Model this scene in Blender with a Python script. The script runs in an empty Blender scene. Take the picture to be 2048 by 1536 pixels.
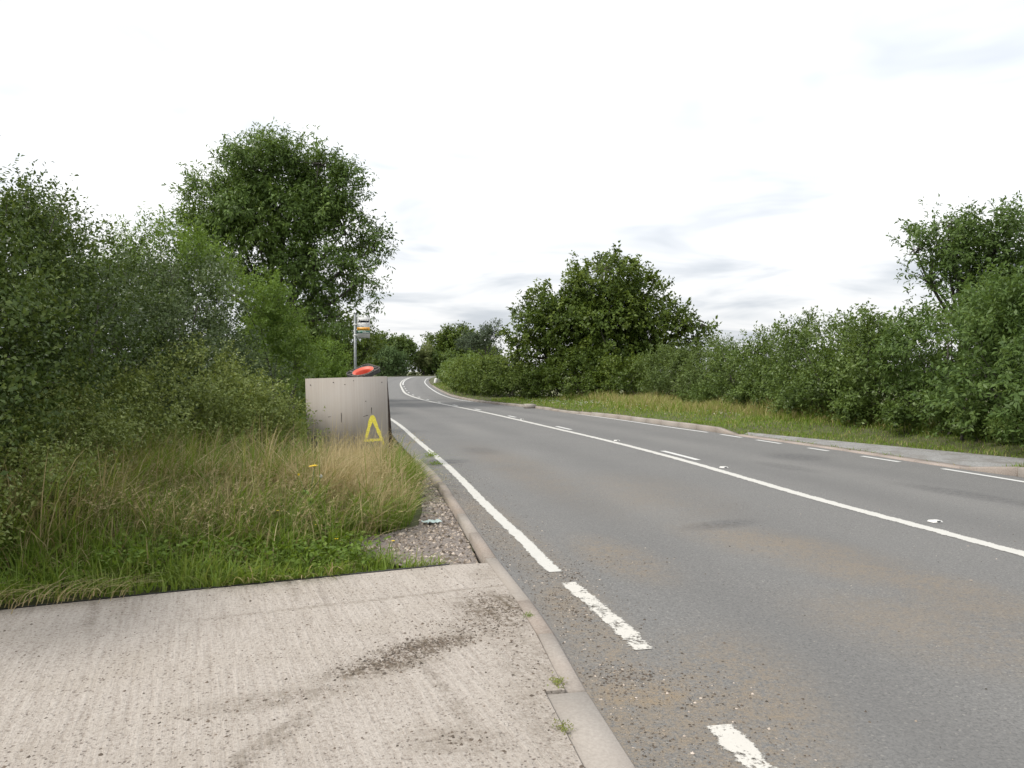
import bpy, math
import numpy as np
from mathutils import Vector, Matrix

R = math.radians
scene = bpy.context.scene
col = scene.collection

# ------------------------------------------------------------------ camera
cam_d = bpy.data.cameras.new('camera')
cam_d.sensor_width = 36.0
cam_d.lens = 36.0 * 1540.0 / 2048.0
cam_d.clip_start = 0.05
cam_d.clip_end = 5000
cam = bpy.data.objects.new('camera', cam_d)
col.objects.link(cam)
cam.location = (0, 0, 1.5)
cam.rotation_euler = (R(90) - math.atan(26 / 1540.0), 0, 0)
scene.camera = cam

# ------------------------------------------------------------------ world: overcast sky
SUN_EL, SUN_AZ = 48.0, 250.0      # azimuth clockwise from +Y (view direction): sun to the left, a little behind
world = bpy.data.worlds.new('World')
scene.world = world
world.use_nodes = True
wn = world.node_tree.nodes
wl = world.node_tree.links
wn.clear()
w_out = wn.new('ShaderNodeOutputWorld')
w_bg = wn.new('ShaderNodeBackground')
w_bg.inputs['Strength'].default_value = 0.1
sky = wn.new('ShaderNodeTexSky')
sky.sky_type = 'NISHITA'
sky.sun_disc = False
sky.sun_elevation = R(SUN_EL)
sky.sun_rotation = R(SUN_AZ)
sky.air_density = 1.0
sky.dust_density = 2.0
w_tc = wn.new('ShaderNodeTexCoord')
w_sep = wn.new('ShaderNodeSeparateXYZ')
wl.new(w_tc.outputs['Generated'], w_sep.inputs[0])


def wmath(op, a, b=None, clamp=False):
    n = wn.new('ShaderNodeMath')
    n.operation = op
    n.use_clamp = clamp
    for i, v in enumerate((a, b)):
        if v is None:
            continue
        if isinstance(v, (int, float)):
            n.inputs[i].default_value = v
        else:
            wl.new(v, n.inputs[i])
    return n.outputs[0]


w_z = wmath('ADD', wmath('MAXIMUM', w_sep.outputs['Z'], 0.0), 0.10)
w_px = wmath('DIVIDE', w_sep.outputs['X'], w_z)
w_py = wmath('DIVIDE', w_sep.outputs['Y'], w_z)
w_comb = wn.new('ShaderNodeCombineXYZ')
wl.new(w_px, w_comb.inputs[0])
wl.new(w_py, w_comb.inputs[1])
w_noise = wn.new('ShaderNodeTexNoise')
w_noise.inputs['Scale'].default_value = 0.9
w_noise.inputs['Detail'].default_value = 4
w_noise.inputs['Roughness'].default_value = 0.55
w_noise.inputs['Distortion'].default_value = 0.5
wl.new(w_comb.outputs[0], w_noise.inputs['Vector'])
w_ramp = wn.new('ShaderNodeMapRange')
w_ramp.interpolation_type = 'SMOOTHSTEP'
w_ramp.inputs['From Min'].default_value = 0.27
w_ramp.inputs['From Max'].default_value = 0.60
wl.new(w_noise.outputs[0], w_ramp.inputs['Value'])
# cloud brightness: whitest aloft, greyer through the long slant near the horizon
w_el = wn.new('ShaderNodeMapRange')
w_el.interpolation_type = 'SMOOTHSTEP'
w_el.inputs['From Min'].default_value = 0.0
w_el.inputs['From Max'].default_value = 0.34
w_el.inputs['To Min'].default_value = 5.0
w_el.inputs['To Max'].default_value = 7.0
wl.new(w_sep.outputs['Z'], w_el.inputs['Value'])
w_el2 = wn.new('ShaderNodeMapRange')
w_el2.inputs['From Max'].default_value = 0.3
w_el2.inputs['To Min'].default_value = 2.0
w_el2.inputs['To Max'].default_value = 3.2
wl.new(w_sep.outputs['Z'], w_el2.inputs['Value'])
w_amp = wmath('ADD', wmath('MULTIPLY', w_ramp.outputs[0], w_el2.outputs[0]), w_el.outputs[0])
w_tint = wn.new('ShaderNodeMix')
w_tint.data_type = 'RGBA'
wl.new(w_ramp.outputs[0], w_tint.inputs[0])
w_tint.inputs[6].default_value = (0.90, 0.955, 1.03, 1)
w_tint.inputs[7].default_value = (1.0, 1.0, 1.0, 1)
w_cl = wn.new('ShaderNodeVectorMath')
w_cl.operation = 'SCALE'
wl.new(w_tint.outputs[2], w_cl.inputs[0])
wl.new(w_amp, w_cl.inputs['Scale'])
w_mix = wn.new('ShaderNodeMix')
w_mix.data_type = 'RGBA'
w_mix.inputs[0].default_value = 0.93          # almost full cloud cover over the clear sky
wl.new(sky.outputs[0], w_mix.inputs[6])
wl.new(w_cl.outputs[0], w_mix.inputs[7])
wl.new(w_mix.outputs[2], w_bg.inputs['Color'])
wl.new(w_bg.outputs[0], w_out.inputs['Surface'])

sun_d = bpy.data.lights.new('sun', 'SUN')
sun_d.energy = 2.2
sun_d.angle = R(14)
sun_d.color = (1.0, 0.95, 0.87)
sun = bpy.data.objects.new('sun', sun_d)
col.objects.link(sun)
az, el = R(SUN_AZ), R(SUN_EL)
to_sun = Vector((math.sin(az) * math.cos(el), math.cos(az) * math.cos(el), math.sin(el)))
sun.rotation_euler = to_sun.to_track_quat('Z', 'Y').to_euler()

scene.view_settings.view_transform = 'Standard'
scene.view_settings.look = 'None'
scene.view_settings.exposure = 0.5
scene.view_settings.gamma = 1.0
scene.view_settings.use_curve_mapping = False
scene.cycles.max_bounces = 6
scene.cycles.diffuse_bounces = 3
scene.cycles.transmission_bounces = 4


# ------------------------------------------------------------------ helpers
def tag(o, label=None, cat=None, group=None, kind=None):
    if label: o['label'] = label
    if cat: o['category'] = cat
    if group: o['group'] = group
    if kind: o['kind'] = kind
    return o


def zt(y):
    t = np.clip((np.asarray(y, float) - 60) / 80, 0, 1)
    return 0.4 * t * t * (3 - 2 * t)


def empty(name, loc, rot=(0, 0, 0)):
    o = bpy.data.objects.new(name, None)
    o.empty_display_size = 0.2
    o.location = loc
    o.rotation_euler = rot
    col.objects.link(o)
    return o


def link(name, me, mat, parent=None, loc=None):
    o = bpy.data.objects.new(name, me)
    if mat is not None:
        me.materials.append(mat)
    col.objects.link(o)
    if parent is not None:
        o.parent = parent
    if loc is not None:
        o.location = loc
    return o


class MB:
    """gathers numpy vertices with quads and triangles into one mesh"""
    def __init__(s):
        s.V, s.Q, s.T, s.qt, s.tt, s.n = [], [], [], [], [], 0

    def add(s, V, Q=None, T=None, qt=None, tt=None):
        V = np.asarray(V, float).reshape(-1, 3)
        if Q is not None and len(Q):
            Q = np.asarray(Q, int).reshape(-1, 4)
            s.Q.append(Q + s.n)
            s.qt.append(np.zeros(len(Q)) if qt is None else np.broadcast_to(qt, len(Q)))
        if T is not None and len(T):
            T = np.asarray(T, int).reshape(-1, 3)
            s.T.append(T + s.n)
            s.tt.append(np.zeros(len(T)) if tt is None else np.broadcast_to(tt, len(T)))
        s.V.append(V)
        s.n += len(V)

    def build(s, name, mat, parent=None, loc=None, smooth=False):
        V = np.concatenate(s.V)
        Q = np.concatenate(s.Q) if s.Q else np.zeros((0, 4), int)
        T = np.concatenate(s.T) if s.T else np.zeros((0, 3), int)
        tint = np.concatenate((s.qt if s.Q else []) + (s.tt if s.T else []))
        me = bpy.data.meshes.new(name)
        me.vertices.add(len(V))
        me.vertices.foreach_set('co', V.astype(np.float32).ravel())
        li = np.concatenate([Q.ravel(), T.ravel()]).astype(np.int32)
        me.loops.add(len(li))
        me.loops.foreach_set('vertex_index', li)
        me.polygons.add(len(Q) + len(T))
        ls = np.concatenate([np.arange(len(Q)) * 4, len(Q) * 4 + np.arange(len(T)) * 3]).astype(np.int32)
        me.polygons.foreach_set('loop_start', ls)
        if smooth:
            me.polygons.foreach_set('use_smooth', np.ones(len(ls), bool))
        me.update(calc_edges=True)
        a = me.attributes.new('tint', 'FLOAT', 'FACE')
        a.data.foreach_set('value', tint.astype(np.float32))
        return link(name, me, mat, parent, loc)

    # simple solids
    def box(s, c, size, M=None):
        hx, hy, hz = [v / 2 for v in size]
        V = np.array([(x, y, z) for x in (-hx, hx) for y in (-hy, hy) for z in (-hz, hz)])
        V = V + np.asarray(c)
        if M is not None:
            V = np.array([tuple(M @ Vector(v)) for v in V])
        s.add(V, [(0, 1, 3, 2), (4, 6, 7, 5), (0, 4, 5, 1), (2, 3, 7, 6), (0, 2, 6, 4), (1, 5, 7, 3)])

    def tube(s, pts, rad, n=6, cap=True):
        pts = np.asarray(pts, float)
        rad = np.broadcast_to(rad, len(pts))
        tang = np.gradient(pts, axis=0)
        tang /= np.linalg.norm(tang, axis=1)[:, None] + 1e-9
        ref = np.array([0.31, 0.77, 0.13])
        if abs(tang[0] @ ref) > 0.9:
            ref = np.array([1.0, 0, 0])
        u = np.cross(tang, ref)
        u /= np.linalg.norm(u, axis=1)[:, None] + 1e-9
        w = np.cross(tang, u)
        a = np.arange(n) * 2 * math.pi / n
        V = pts[:, None] + rad[:, None, None] * (np.cos(a)[None, :, None] * u[:, None] + np.sin(a)[None, :, None] * w[:, None])
        k = len(pts)
        i, j = np.meshgrid(np.arange(k - 1), np.arange(n), indexing='ij')
        j2 = (j + 1) % n
        Q = np.stack([i * n + j, i * n + j2, (i + 1) * n + j2, (i + 1) * n + j], -1).reshape(-1, 4)
        T = None
        V = V.reshape(-1, 3)
        if cap:
            T = [(0, b + 1, b) for b in range(1, n - 1)] + [((k - 1) * n, (k - 1) * n + b, (k - 1) * n + b + 1) for b in range(1, n - 1)]
        s.add(V, Q, T)

    def revolve(s, prof, n=32):
        """profile (r, z) turned about z"""
        prof = np.asarray(prof, float)
        a = np.arange(n) * 2 * math.pi / n
        V = np.stack([prof[:, 0][:, None] * np.cos(a), prof[:, 0][:, None] * np.sin(a), np.repeat(prof[:, 1][:, None], n, 1)], -1).reshape(-1, 3)
        k = len(prof)
        i, j = np.meshgrid(np.arange(k - 1), np.arange(n), indexing='ij')
        j2 = (j + 1) % n
        s.add(V, np.stack([i * n + j, i * n + j2, (i + 1) * n + j2, (i + 1) * n + j], -1).reshape(-1, 4))


# ------------------------------------------------------------------ materials
class NT:
    def __init__(s, name):
        s.m = bpy.data.materials.new(name)
        s.m.use_nodes = True
        s.n = s.m.node_tree.nodes
        s.l = s.m.node_tree.links
        s.n.clear()
        s.out = s.n.new('ShaderNodeOutputMaterial')
        s.p = s.n.new('ShaderNodeBsdfPrincipled')
        s.l.new(s.p.outputs[0], s.out.inputs['Surface'])
        g = s.n.new('ShaderNodeNewGeometry')
        s.pos = g.outputs['Position']

    def put(s, sock, v):
        if v is None:
            return
        if hasattr(v, 'is_output'):
            s.l.new(v, sock)
        elif isinstance(v, (tuple, list)) and len(v) == 3 and sock.type == 'RGBA':
            sock.default_value = (*v, 1)
        else:
            sock.default_value = v

    def math(s, op, a, b=None, clamp=False):
        n = s.n.new('ShaderNodeMath')
        n.operation = op
        n.use_clamp = clamp
        s.put(n.inputs[0], a)
        if b is not None:
            s.put(n.inputs[1], b)
        return n.outputs[0]

    def noise(s, scale, detail=4, rough=0.55, vec=None, dist=0.0):
        n = s.n.new('ShaderNodeTexNoise')
        n.inputs['Scale'].default_value = scale
        n.inputs['Detail'].default_value = detail
        n.inputs['Roughness'].default_value = rough
        n.inputs['Distortion'].default_value = dist
        s.l.new(vec if vec is not None else s.pos, n.inputs['Vector'])
        return n.outputs[0]

    def vor(s, scale, vec=None, feature='F1', out='Distance'):
        n = s.n.new('ShaderNodeTexVoronoi')
        n.feature = feature
        n.inputs['Scale'].default_value = scale
        s.l.new(vec if vec is not None else s.pos, n.inputs['Vector'])
        return n.outputs[out]

    def map(s, v, a, b, c=0.0, d=1.0, smooth=False):
        n = s.n.new('ShaderNodeMapRange')
        n.clamp = True
        if smooth:
            n.interpolation_type = 'SMOOTHSTEP'
        s.put(n.inputs['Value'], v)
        n.inputs['From Min'].default_value = a
        n.inputs['From Max'].default_value = b
        n.inputs['To Min'].default_value = c
        n.inputs['To Max'].default_value = d
        return n.outputs[0]

    def mix(s, f, a, b):
        n = s.n.new('ShaderNodeMix')
        n.data_type = 'RGBA'
        s.put(n.inputs[0], f)
        s.put(n.inputs[6], a)
        s.put(n.inputs[7], b)
        return n.outputs[2]

    def ramp(s, v, stops):
        n = s.n.new('ShaderNodeValToRGB')
        e = n.color_ramp.elements
        while len(e) < len(stops):
            e.new(0.5)
        for el_, (p, c) in zip(e, stops):
            el_.position = p
            el_.color = (*c, 1)
        s.put(n.inputs[0], v)
        return n.outputs[0]

    def xf(s, loc=(0, 0, 0), rotz=0.0, scale=(1, 1, 1), vec=None):
        n = s.n.new('ShaderNodeMapping')
        n.vector_type = 'TEXTURE'
        n.inputs['Location'].default_value = loc
        n.inputs['Rotation'].default_value = (0, 0, rotz)
        n.inputs['Scale'].default_value = scale
        s.l.new(vec if vec is not None else s.pos, n.inputs['Vector'])
        return n.outputs[0]

    def blot(s, c, rx, ry, rotz, soft=0.9):
        """soft elliptical stain mask, 1 inside"""
        v = s.xf((c[0], c[1], 0), rotz, (rx, ry, 50))
        n = s.n.new('ShaderNodeVectorMath')
        n.operation = 'LENGTH'
        s.l.new(v, n.inputs[0])
        return s.map(n.outputs['Value'], 1 + soft / 2, 1 - soft / 2, 0, 1, True)

    def bump(s, h, strength=0.3, dist=0.01):
        n = s.n.new('ShaderNodeBump')
        n.inputs['Strength'].default_value = strength
        n.inputs['Distance'].default_value = dist
        s.put(n.inputs['Height'], h)
        s.l.new(n.outputs[0], s.p.inputs['Normal'])

    def attr(s, name='tint', out='Fac'):
        n = s.n.new('ShaderNodeAttribute')
        n.attribute_name = name
        return n.outputs[out]

    def set(s, color=None, rough=None, metal=None, spec=None):
        s.put(s.p.inputs['Base Color'], color)
        s.put(s.p.inputs['Roughness'], rough)
        s.put(s.p.inputs['Metallic'], metal)
        s.put(s.p.inputs['Specular IOR Level'], spec)
        return s.m


def leaf_mat(name, stops, rough=0.5, spec=0.35, trans=0.24, back=1.0, gain=1.12):
    t = NT(name)
    stops = [(p, (q[0] * gain * .97, q[1] * gain * 1.04, q[2] * gain * .82)) for p, q in stops]
    c = t.ramp(t.attr(), stops)
    t.set(c, rough, None, spec * .6)
    tr = t.n.new('ShaderNodeBsdfTranslucent')
    h = t.n.new('ShaderNodeHueSaturation')
    h.inputs['Hue'].default_value = 0.485
    h.inputs['Saturation'].default_value = 1.1
    h.inputs['Value'].default_value = 1.5 * back
    t.l.new(c, h.inputs['Color'])
    t.l.new(h.outputs[0], tr.inputs['Color'])
    mx = t.n.new('ShaderNodeMixShader')
    mx.inputs[0].default_value = trans
    t.l.new(t.p.outputs[0], mx.inputs[1])
    t.l.new(tr.outputs[0], mx.inputs[2])
    t.l.new(mx.outputs[0], t.out.inputs['Surface'])
    return t.m


M = {}
M['ash'] = leaf_mat('ash_leaf', [(0, (.040, .062, .020)), (.5, (.080, .118, .036)), (1, (.14, .185, .06))], .42, .45, gain=1.5)
M['sapling'] = leaf_mat('ash_sapling_leaf', [(0, (.068, .108, .024)), (.5, (.125, .185, .046)), (1, (.20, .265, .085))], .45, .4, .35)
M['thorn'] = leaf_mat('blackthorn_leaf', [(0, (.022, .034, .012)), (.5, (.052, .076, .024)), (.85, (.10, .125, .04)), (1, (.16, .18, .10))], .42, .4, .24, gain=1.5)
M['haw'] = leaf_mat('hawthorn_leaf', [(0, (.022, .034, .015)), (.5, (.052, .072, .031)), (.85, (.095, .118, .06)), (1, (.19, .21, .15))], .38, .5, .24, gain=1.5)
M['bramble'] = leaf_mat('bramble_leaf', [(0, (.055, .07, .022)), (.5, (.105, .125, .04)), (.9, (.165, .18, .075)), (1, (.19, .14, .07))], .45, .5, .25, gain=1.75)
M['oak'] = leaf_mat('oak_leaf', [(0, (.036, .056, .013)), (.5, (.082, .116, .026)), (1, (.165, .20, .05))], .45, .4, .28)
M['hedge'] = leaf_mat('hedge_leaf', [(0, (.042, .062, .02)), (.5, (.085, .12, .036)), (1, (.15, .19, .065))], .42, .45, .28, gain=1.25)
M['hedgeblue'] = leaf_mat('willow_leaf', [(0, (.06, .085, .03)), (.5, (.11, .145, .052)), (1, (.18, .22, .10))], .45, .4, .28)
M['hedgeyel'] = leaf_mat('field_maple_leaf', [(0, (.055, .08, .022)), (.5, (.095, .13, .036)), (1, (.16, .19, .065))], .5, .35, .3)
M['elder'] = leaf_mat('elder_leaf', [(0, (.046, .075, .026)), (.5, (.09, .135, .045)), (1, (.15, .20, .075))], .45, .4, .3)
M['far'] = leaf_mat('far_leaf', [(0, (.045, .07, .035)), (.5, (.075, .11, .05)), (1, (.12, .155, .075))], .6, .2, .2)
M['fargrey'] = leaf_mat('grey_leaf', [(0, (.06, .075, .06)), (.5, (.09, .11, .085)), (1, (.14, .16, .12))], .6, .2, .2)
M['farpale'] = leaf_mat('pale_leaf', [(0, (.10, .12, .06)), (.5, (.15, .17, .08)), (1, (.26, .27, .14))], .6, .2, .3)
M['grass'] = leaf_mat('grass_blade', [(0, (.078, .122, .022)), (.3, (.155, .215, .05)), (.55, (.205, .205, .075)), (.8, (.32, .245, .165)), (1, (.50, .40, .30))], .5, .3, .35)
M['lawn'] = leaf_mat('cut_grass_blade', [(0, (.105, .165, .026)), (.4, (.17, .235, .048)), (.7, (.26, .235, .10)), (1, (.43, .34, .22))], .5, .3, .35)
M['dock'] = leaf_mat('dock_leaf', [(0, (.085, .18, .025)), (1, (.17, .27, .05))], .4, .4, .4)

t = NT('bark')
n1 = t.noise(9, 6, .6, t.xf(scale=(1, 1, 5)))
t.bump(n1, .6, .03)
M['bark'] = t.set(t.ramp(n1, [(.3, (.035, .03, .024)), (.7, (.11, .1, .085))]), .9)

t = NT('field')
n1 = t.noise(1.3, 6)
M['field'] = t.set(t.ramp(n1, [(.3, (.07, .085, .03)), (.7, (.15, .15, .06))]), .95)

t = NT('verge_soil')
n1 = t.noise(7, 6)
n2 = t.noise(1.1, 3)
M['soil'] = t.set(t.mix(n2, t.ramp(n1, [(.3, (.045, .045, .02)), (.7, (.10, .095, .045))]), (.08, .095, .03)), .95)

# asphalt: aggregate speckle, worn wheel paths, brown mud dragged out of the farm entrance
t = NT('asphalt')
n1 = t.noise(150, 3, .7)
n2 = t.noise(1.6, 5, .6)
n3 = t.noise(14, 5, .65)
n4 = t.noise(0.35, 3, .5)
v1 = t.vor(95, out='Color')
sp = t.n.new('ShaderNodeSeparateColor')
t.l.new(v1, sp.inputs[0])
base = t.ramp(t.math('ADD', t.math('MULTIPLY', n1, .75), t.math('MULTIPLY', sp.outputs[0], .25)), [(.25, (.062, .061, .059)), (.55, (.152, .150, .146)), (.8, (.27, .265, .255))])
base = t.mix(t.map(sp.outputs[1], .965, .985, 0, .8), base, (.30, .285, .26))
base = t.mix(t.map(n2, .3, .7, 0, .32), base, (.112, .114, .114))
base = t.mix(t.map(n4, .35, .7, 0, .30), base, (.19, .186, .178))
n6 = t.noise(55, 4, .8)
base = t.mix(t.map(n6, .42, .62, 0, .48), base, (.215, .209, .198))
base = t.mix(t.map(n6, .45, .32, 0, .5), base, (.065, .064, .062))
ac = t.attr('across')
trk = t.noise(1.0, 3, .5, t.xf(scale=(3, 3, 1)))
for f0 in (.17, .36, .62, .82):
    w0 = t.map(t.math('ABSOLUTE', t.math('SUBTRACT', ac, f0)), .075, .0, 0, 1, True)
    base = t.mix(t.math('MULTIPLY', w0, t.map(trk, .3, .65, .05, .34)), base, (.10, .099, .098))
for f0 in (.265, .72):
    w0 = t.map(t.math('ABSOLUTE', t.math('SUBTRACT', ac, f0)), .06, .0, 0, 1, True)
    base = t.mix(t.math('MULTIPLY', w0, t.map(trk, .35, .65, .0, .22)), base, (.225, .218, .205))
ns = t.math('ADD', t.math('MULTIPLY', n6, .55), t.math('ADD', t.math('MULTIPLY', n3, .35), t.math('MULTIPLY', n2, .25)))
mud = None
for c, rx, ry, a, k in [((2.3, 6.6), 1.0, .45, -1.0, .62), ((2.75, 5.6), .9, .35, -.9, .62), ((2.5, 4.4), .8, .5, -.9, .5), ((3.0, 4.9), .5, .3, -.6, .55), ((.85, 6.2), .7, .28, -1.3, .65),
                        ((.95, 3.4), .4, .9, -.2, .75), ((.45, 4.6), .22, 1.3, .16, .7), ((.5, 2.6), .5, 1.5, .2, .8), ((-.15, 7.5), .25, 2.4, .25, .55), ((.62, 3.55), .28, .2, 0, .95), ((1.6, 9.5), .8, 1.6, .2, .3), ((.1, 12.0), .5, 3.5, .25, .35)]:
    b = t.math('MULTIPLY', t.blot(c, rx, ry, a, 1.2), k)
    mud = b if mud is None else t.math('MAXIMUM', mud, b)
mud = t.math('MULTIPLY', mud, t.map(ns, .50, .66))
base = t.mix(mud, base, t.ramp(n1, [(.3, (.15, .115, .075)), (.7, (.32, .25, .17))]))
wet = None
for c, rx, ry, a, k in [((2.05, 7.5), .42, .16, .5, .55), ((5.0, 13.4), .5, .55, .3, .5), ((5.5, 9.4), .22, .9, .35, .5), ((4.3, 12.0), .22, .7, .35, .4), ((5.9, 8.3), .2, .7, .25, .5), ((-.6, 14.5), .3, .6, .3, .4)]:
    b = t.math('MULTIPLY', t.blot(c, rx, ry, a, 1.0), k)
    wet = b if wet is None else t.math('MAXIMUM', wet, b)
wet = t.math('MULTIPLY', wet, t.map(n3, .3, .62))
base = t.mix(wet, base, (.055, .054, .056))
t.bump(t.math('ADD', n1, t.math('MULTIPLY', sp.outputs[2], .6)), .55, .006)
M['asphalt'] = t.set(base, t.map(n1, .3, .7, .72, .92), None, .35)


def paint_mat(name, wear, colr=(.60, .59, .55)):
    t = NT(name)
    u = t.attr('across')
    n1 = t.noise(38, 5, .75)
    n2 = t.noise(6, 4, .65)
    n3 = t.noise(160, 2, .6)
    edge = t.math('ABSOLUTE', t.math('SUBTRACT', t.math('MULTIPLY', u, 2), 1))       # 0 centre .. 1 edge
    k = t.math('ADD', t.math('MULTIPLY', n1, .55), t.math('MULTIPLY', n2, .55))
    lim = t.math('ADD', t.map(edge, .45, 1.0, 0, .36), wear)
    m = t.map(t.math('SUBTRACT', k, lim), -.03, .05)
    pc = t.mix(t.map(n2, .35, .7, 0, .35), colr, tuple(c * .78 for c in colr))
    pc = t.mix(t.map(n3, .62, .7, 0, .35), pc, (.2, .18, .16))
    t.bump(m, .5, .004)
    t.set(pc, .75)
    tr = t.n.new('ShaderNodeBsdfTransparent')
    mx = t.n.new('ShaderNodeMixShader')
    t.l.new(m, mx.inputs[0])
    t.l.new(tr.outputs[0], mx.inputs[1])
    t.l.new(t.p.outputs[0], mx.inputs[2])
    t.l.new(mx.outputs[0], t.out.inputs['Surface'])
    return t.m


M['paint'] = paint_mat('road_paint', .34, (.52, .51, .475))
M['paintworn'] = paint_mat('road_paint_worn', .475, (.55, .53, .485))
M['paintclean'] = paint_mat('road_paint_clean', .16, (.58, .58, .56))

# broomed concrete of the apron
t = NT('broomed_concrete')
rot = -.387
gv = t.xf((0, 0, 0), rot * -1.0, (.028, .55, 1))
gv2 = t.xf((0, 0, 0), rot * -1.0, (.09, 1.6, 1))
g1 = t.noise(1.0, 3, .6, gv)
g2 = t.noise(1.0, 3, .6, gv2)
n1 = t.noise(120, 3, .7)
n2 = t.noise(2.2, 5, .6)
n3 = t.noise(22, 5, .7)
vw = t.n.new('ShaderNodeVectorMath')
vw.operation = 'ADD'
vn = t.n.new('ShaderNodeTexNoise')
vn.inputs['Scale'].default_value = 60
t.l.new(t.pos, vn.inputs['Vector'])
vs = t.n.new('ShaderNodeVectorMath')
vs.operation = 'SCALE'
vs.inputs['Scale'].default_value = .02
t.l.new(vn.outputs['Color'], vs.inputs[0])
t.l.new(t.pos, vw.inputs[0])
t.l.new(vs.outputs[0], vw.inputs[1])
v = t.vor(62, vec=vw.outputs[0], out='Color')
vd = t.vor(62, vec=vw.outputs[0])
sp = t.n.new('ShaderNodeSeparateColor')
t.l.new(v, sp.inputs[0])
n5 = t.noise(48, 5, .8)
c = t.ramp(t.math('ADD', t.math('MULTIPLY', g1, .22), t.math('ADD', t.math('MULTIPLY', n1, .33), t.math('MULTIPLY', n5, .45))), [(.36, (.18, .145, .12)), (.45, (.355, .312, .272)), (.54, (.47, .425, .38)), (.68, (.55, .505, .455))])
c = t.mix(t.map(n2, .45, .7, 0, .4), c, (.36, .315, .265))
c = t.mix(t.map(g2, .62, .78, 0, .4), c, (.20, .17, .15))
peb = t.math('MULTIPLY', t.map(sp.outputs[0], .72, .78), t.map(vd, .45, .22))
c = t.mix(t.math('MULTIPLY', peb, t.map(n2, .38, .62, .15, .8)), c, (.11, .082, .066))
c = t.mix(t.math('MULTIPLY', t.map(sp.outputs[1], .93, .96), t.map(vd, .35, .2)), c, (.50, .46, .41))
dirt = None
for cc, rx, ry, a, k in [((-.47, 4.1), .30, .12, .55, 1.0), ((-.66, 3.82), .28, .11, .5, .95), ((-1.05, 3.45), .35, .1, .4, .5), ((-.08, 4.75), .25, .36, .3, 1.0), ((-.2, 4.4), .2, .2, 0, .5), ((.05, 4.0), .15, .5, .2, .45),
                         ((-.75, 5.0), 1.2, .03, .39, .5), ((-.98, 3.0), .06, .35, -.35, .6), ((-.30, 3.5), .035, .5, .387, .5), ((-2.55, 4.65), .03, .35, .45, .6), ((-1.5, 5.2), .03, .3, .42, .5), ((-.15, 5.6), .15, .25, 0, .35), ((-.2, 3.05), .2, .12, 0, .5), ((.1, 3.3), .1, .4, .2, .4)]:
    b = t.math('MULTIPLY', t.blot(cc, rx, ry, a, 1.2), k)
    dirt = b if dirt is None else t.math('MAXIMUM', dirt, b)
dm = t.math('MULTIPLY', dirt, t.map(t.math('ADD', t.math('MULTIPLY', n3, .6), t.math('MULTIPLY', g1, .4)), .42, .58))
c = t.mix(dm, c, t.ramp(n1, [(.3, (.075, .058, .038)), (.7, (.17, .135, .095))]))
t.bump(t.math('ADD', t.math('MULTIPLY', g1, 1.2), t.math('ADD', t.math('MULTIPLY', n5, 1.2), t.math('MULTIPLY', peb, -.6))), .8, .012)
M['concrete'] = t.set(c, .9, None, .25)

t = NT('kerb_concrete')
n1 = t.noise(60, 4, .7)
n2 = t.noise(5, 4)
n3 = t.noise(1.2, 3)
c = t.ramp(n1, [(.3, (.20, .165, .14)), (.7, (.36, .315, .275))])
c = t.mix(t.map(n2, .4, .7, 0, .5), c, (.27, .215, .175))
c = t.mix(t.map(n3, .5, .7, 0, .35), c, (.17, .15, .12))
c = t.mix(t.map(t.attr('tint'), 0, 1, 0, .45), c, (.38, .36, .33))
t.bump(n1, .4, .005)
M['kerb'] = t.set(c, .9)

t = NT('pink_kerb')
n1 = t.noise(40, 4, .7)
c = t.ramp(n1, [(.3, (.25, .205, .178)), (.7, (.39, .335, .295))])
t.bump(n1, .3, .005)
M['pinkkerb'] = t.set(c, .9)

t = NT('grey_tarmac')
n1 = t.noise(30, 5, .75)
n2 = t.noise(2.5, 4)
c = t.ramp(n1, [(.3, (.13, .13, .128)), (.7, (.36, .355, .345))])
c = t.mix(t.map(n2, .45, .65, 0, .6), c, (.15, .135, .12))
t.bump(n1, .6, .01)
M['tarmac'] = t.set(c, .9)

t = NT('stone_bits')
c = t.ramp(t.attr(), [(0, (.05, .04, .03)), (.4, (.13, .10, .075)), (.75, (.28, .23, .18)), (1, (.55, .47, .40))])
M['stones'] = t.set(c, .9)
t = NT('gravel_bed')
n1 = t.noise(45, 5, .75)
n2 = t.noise(3, 3)
c = t.ramp(n1, [(.3, (.09, .075, .062)), (.55, (.23, .20, .18)), (.75, (.42, .36, .31))])
t.bump(n1, .8, .02)
M['gravel'] = t.set(c, .95)
t = NT('bitumen')
M['bitumen'] = t.set((.018, .017, .017), .6)

# weathered plywood
t = NT('weathered_plywood')
tc = t.n.new('ShaderNodeTexCoord')
ov = tc.outputs['Object']
mp = t.n.new('ShaderNodeMapping')
mp.inputs['Scale'].default_value = (46, 46, .8)
t.l.new(ov, mp.inputs['Vector'])
g1 = t.noise(1.0, 6, .6, mp.outputs[0], .4)
n2 = t.noise(2.0, 4, .6, ov)
n3 = t.noise(70, 3, .6, ov)
c = t.ramp(g1, [(.25, (.30, .265, .232)), (.5, (.335, .30, .265)), (.75, (.37, .335, .30))])
c = t.mix(t.map(n2, .35, .7, 0, .4), c, (.36, .345, .33))
c = t.mix(t.map(n3, .7, .76, 0, .5), c, (.12, .10, .09))
t.bump(g1, .3, .004)
M['ply'] = t.set(c, .85)
t = NT('dark_plywood')
n1 = t.noise(20, 5)
M['plydark'] = t.set(t.ramp(n1, [(.3, (.035, .025, .02)), (.7, (.085, .062, .05))]), .9)
t = NT('yellow_paint')
n1 = t.noise(40, 4, .6)
M['yellow'] = t.set(t.ramp(n1, [(.3, (.62, .54, .05)), (.65, (.86, .76, .12))]), .6)
t = NT('black_mark')
M['mark'] = t.set((.075, .066, .06), .9)
t = NT('black_rubber')
n1 = t.noise(25, 4)
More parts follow.
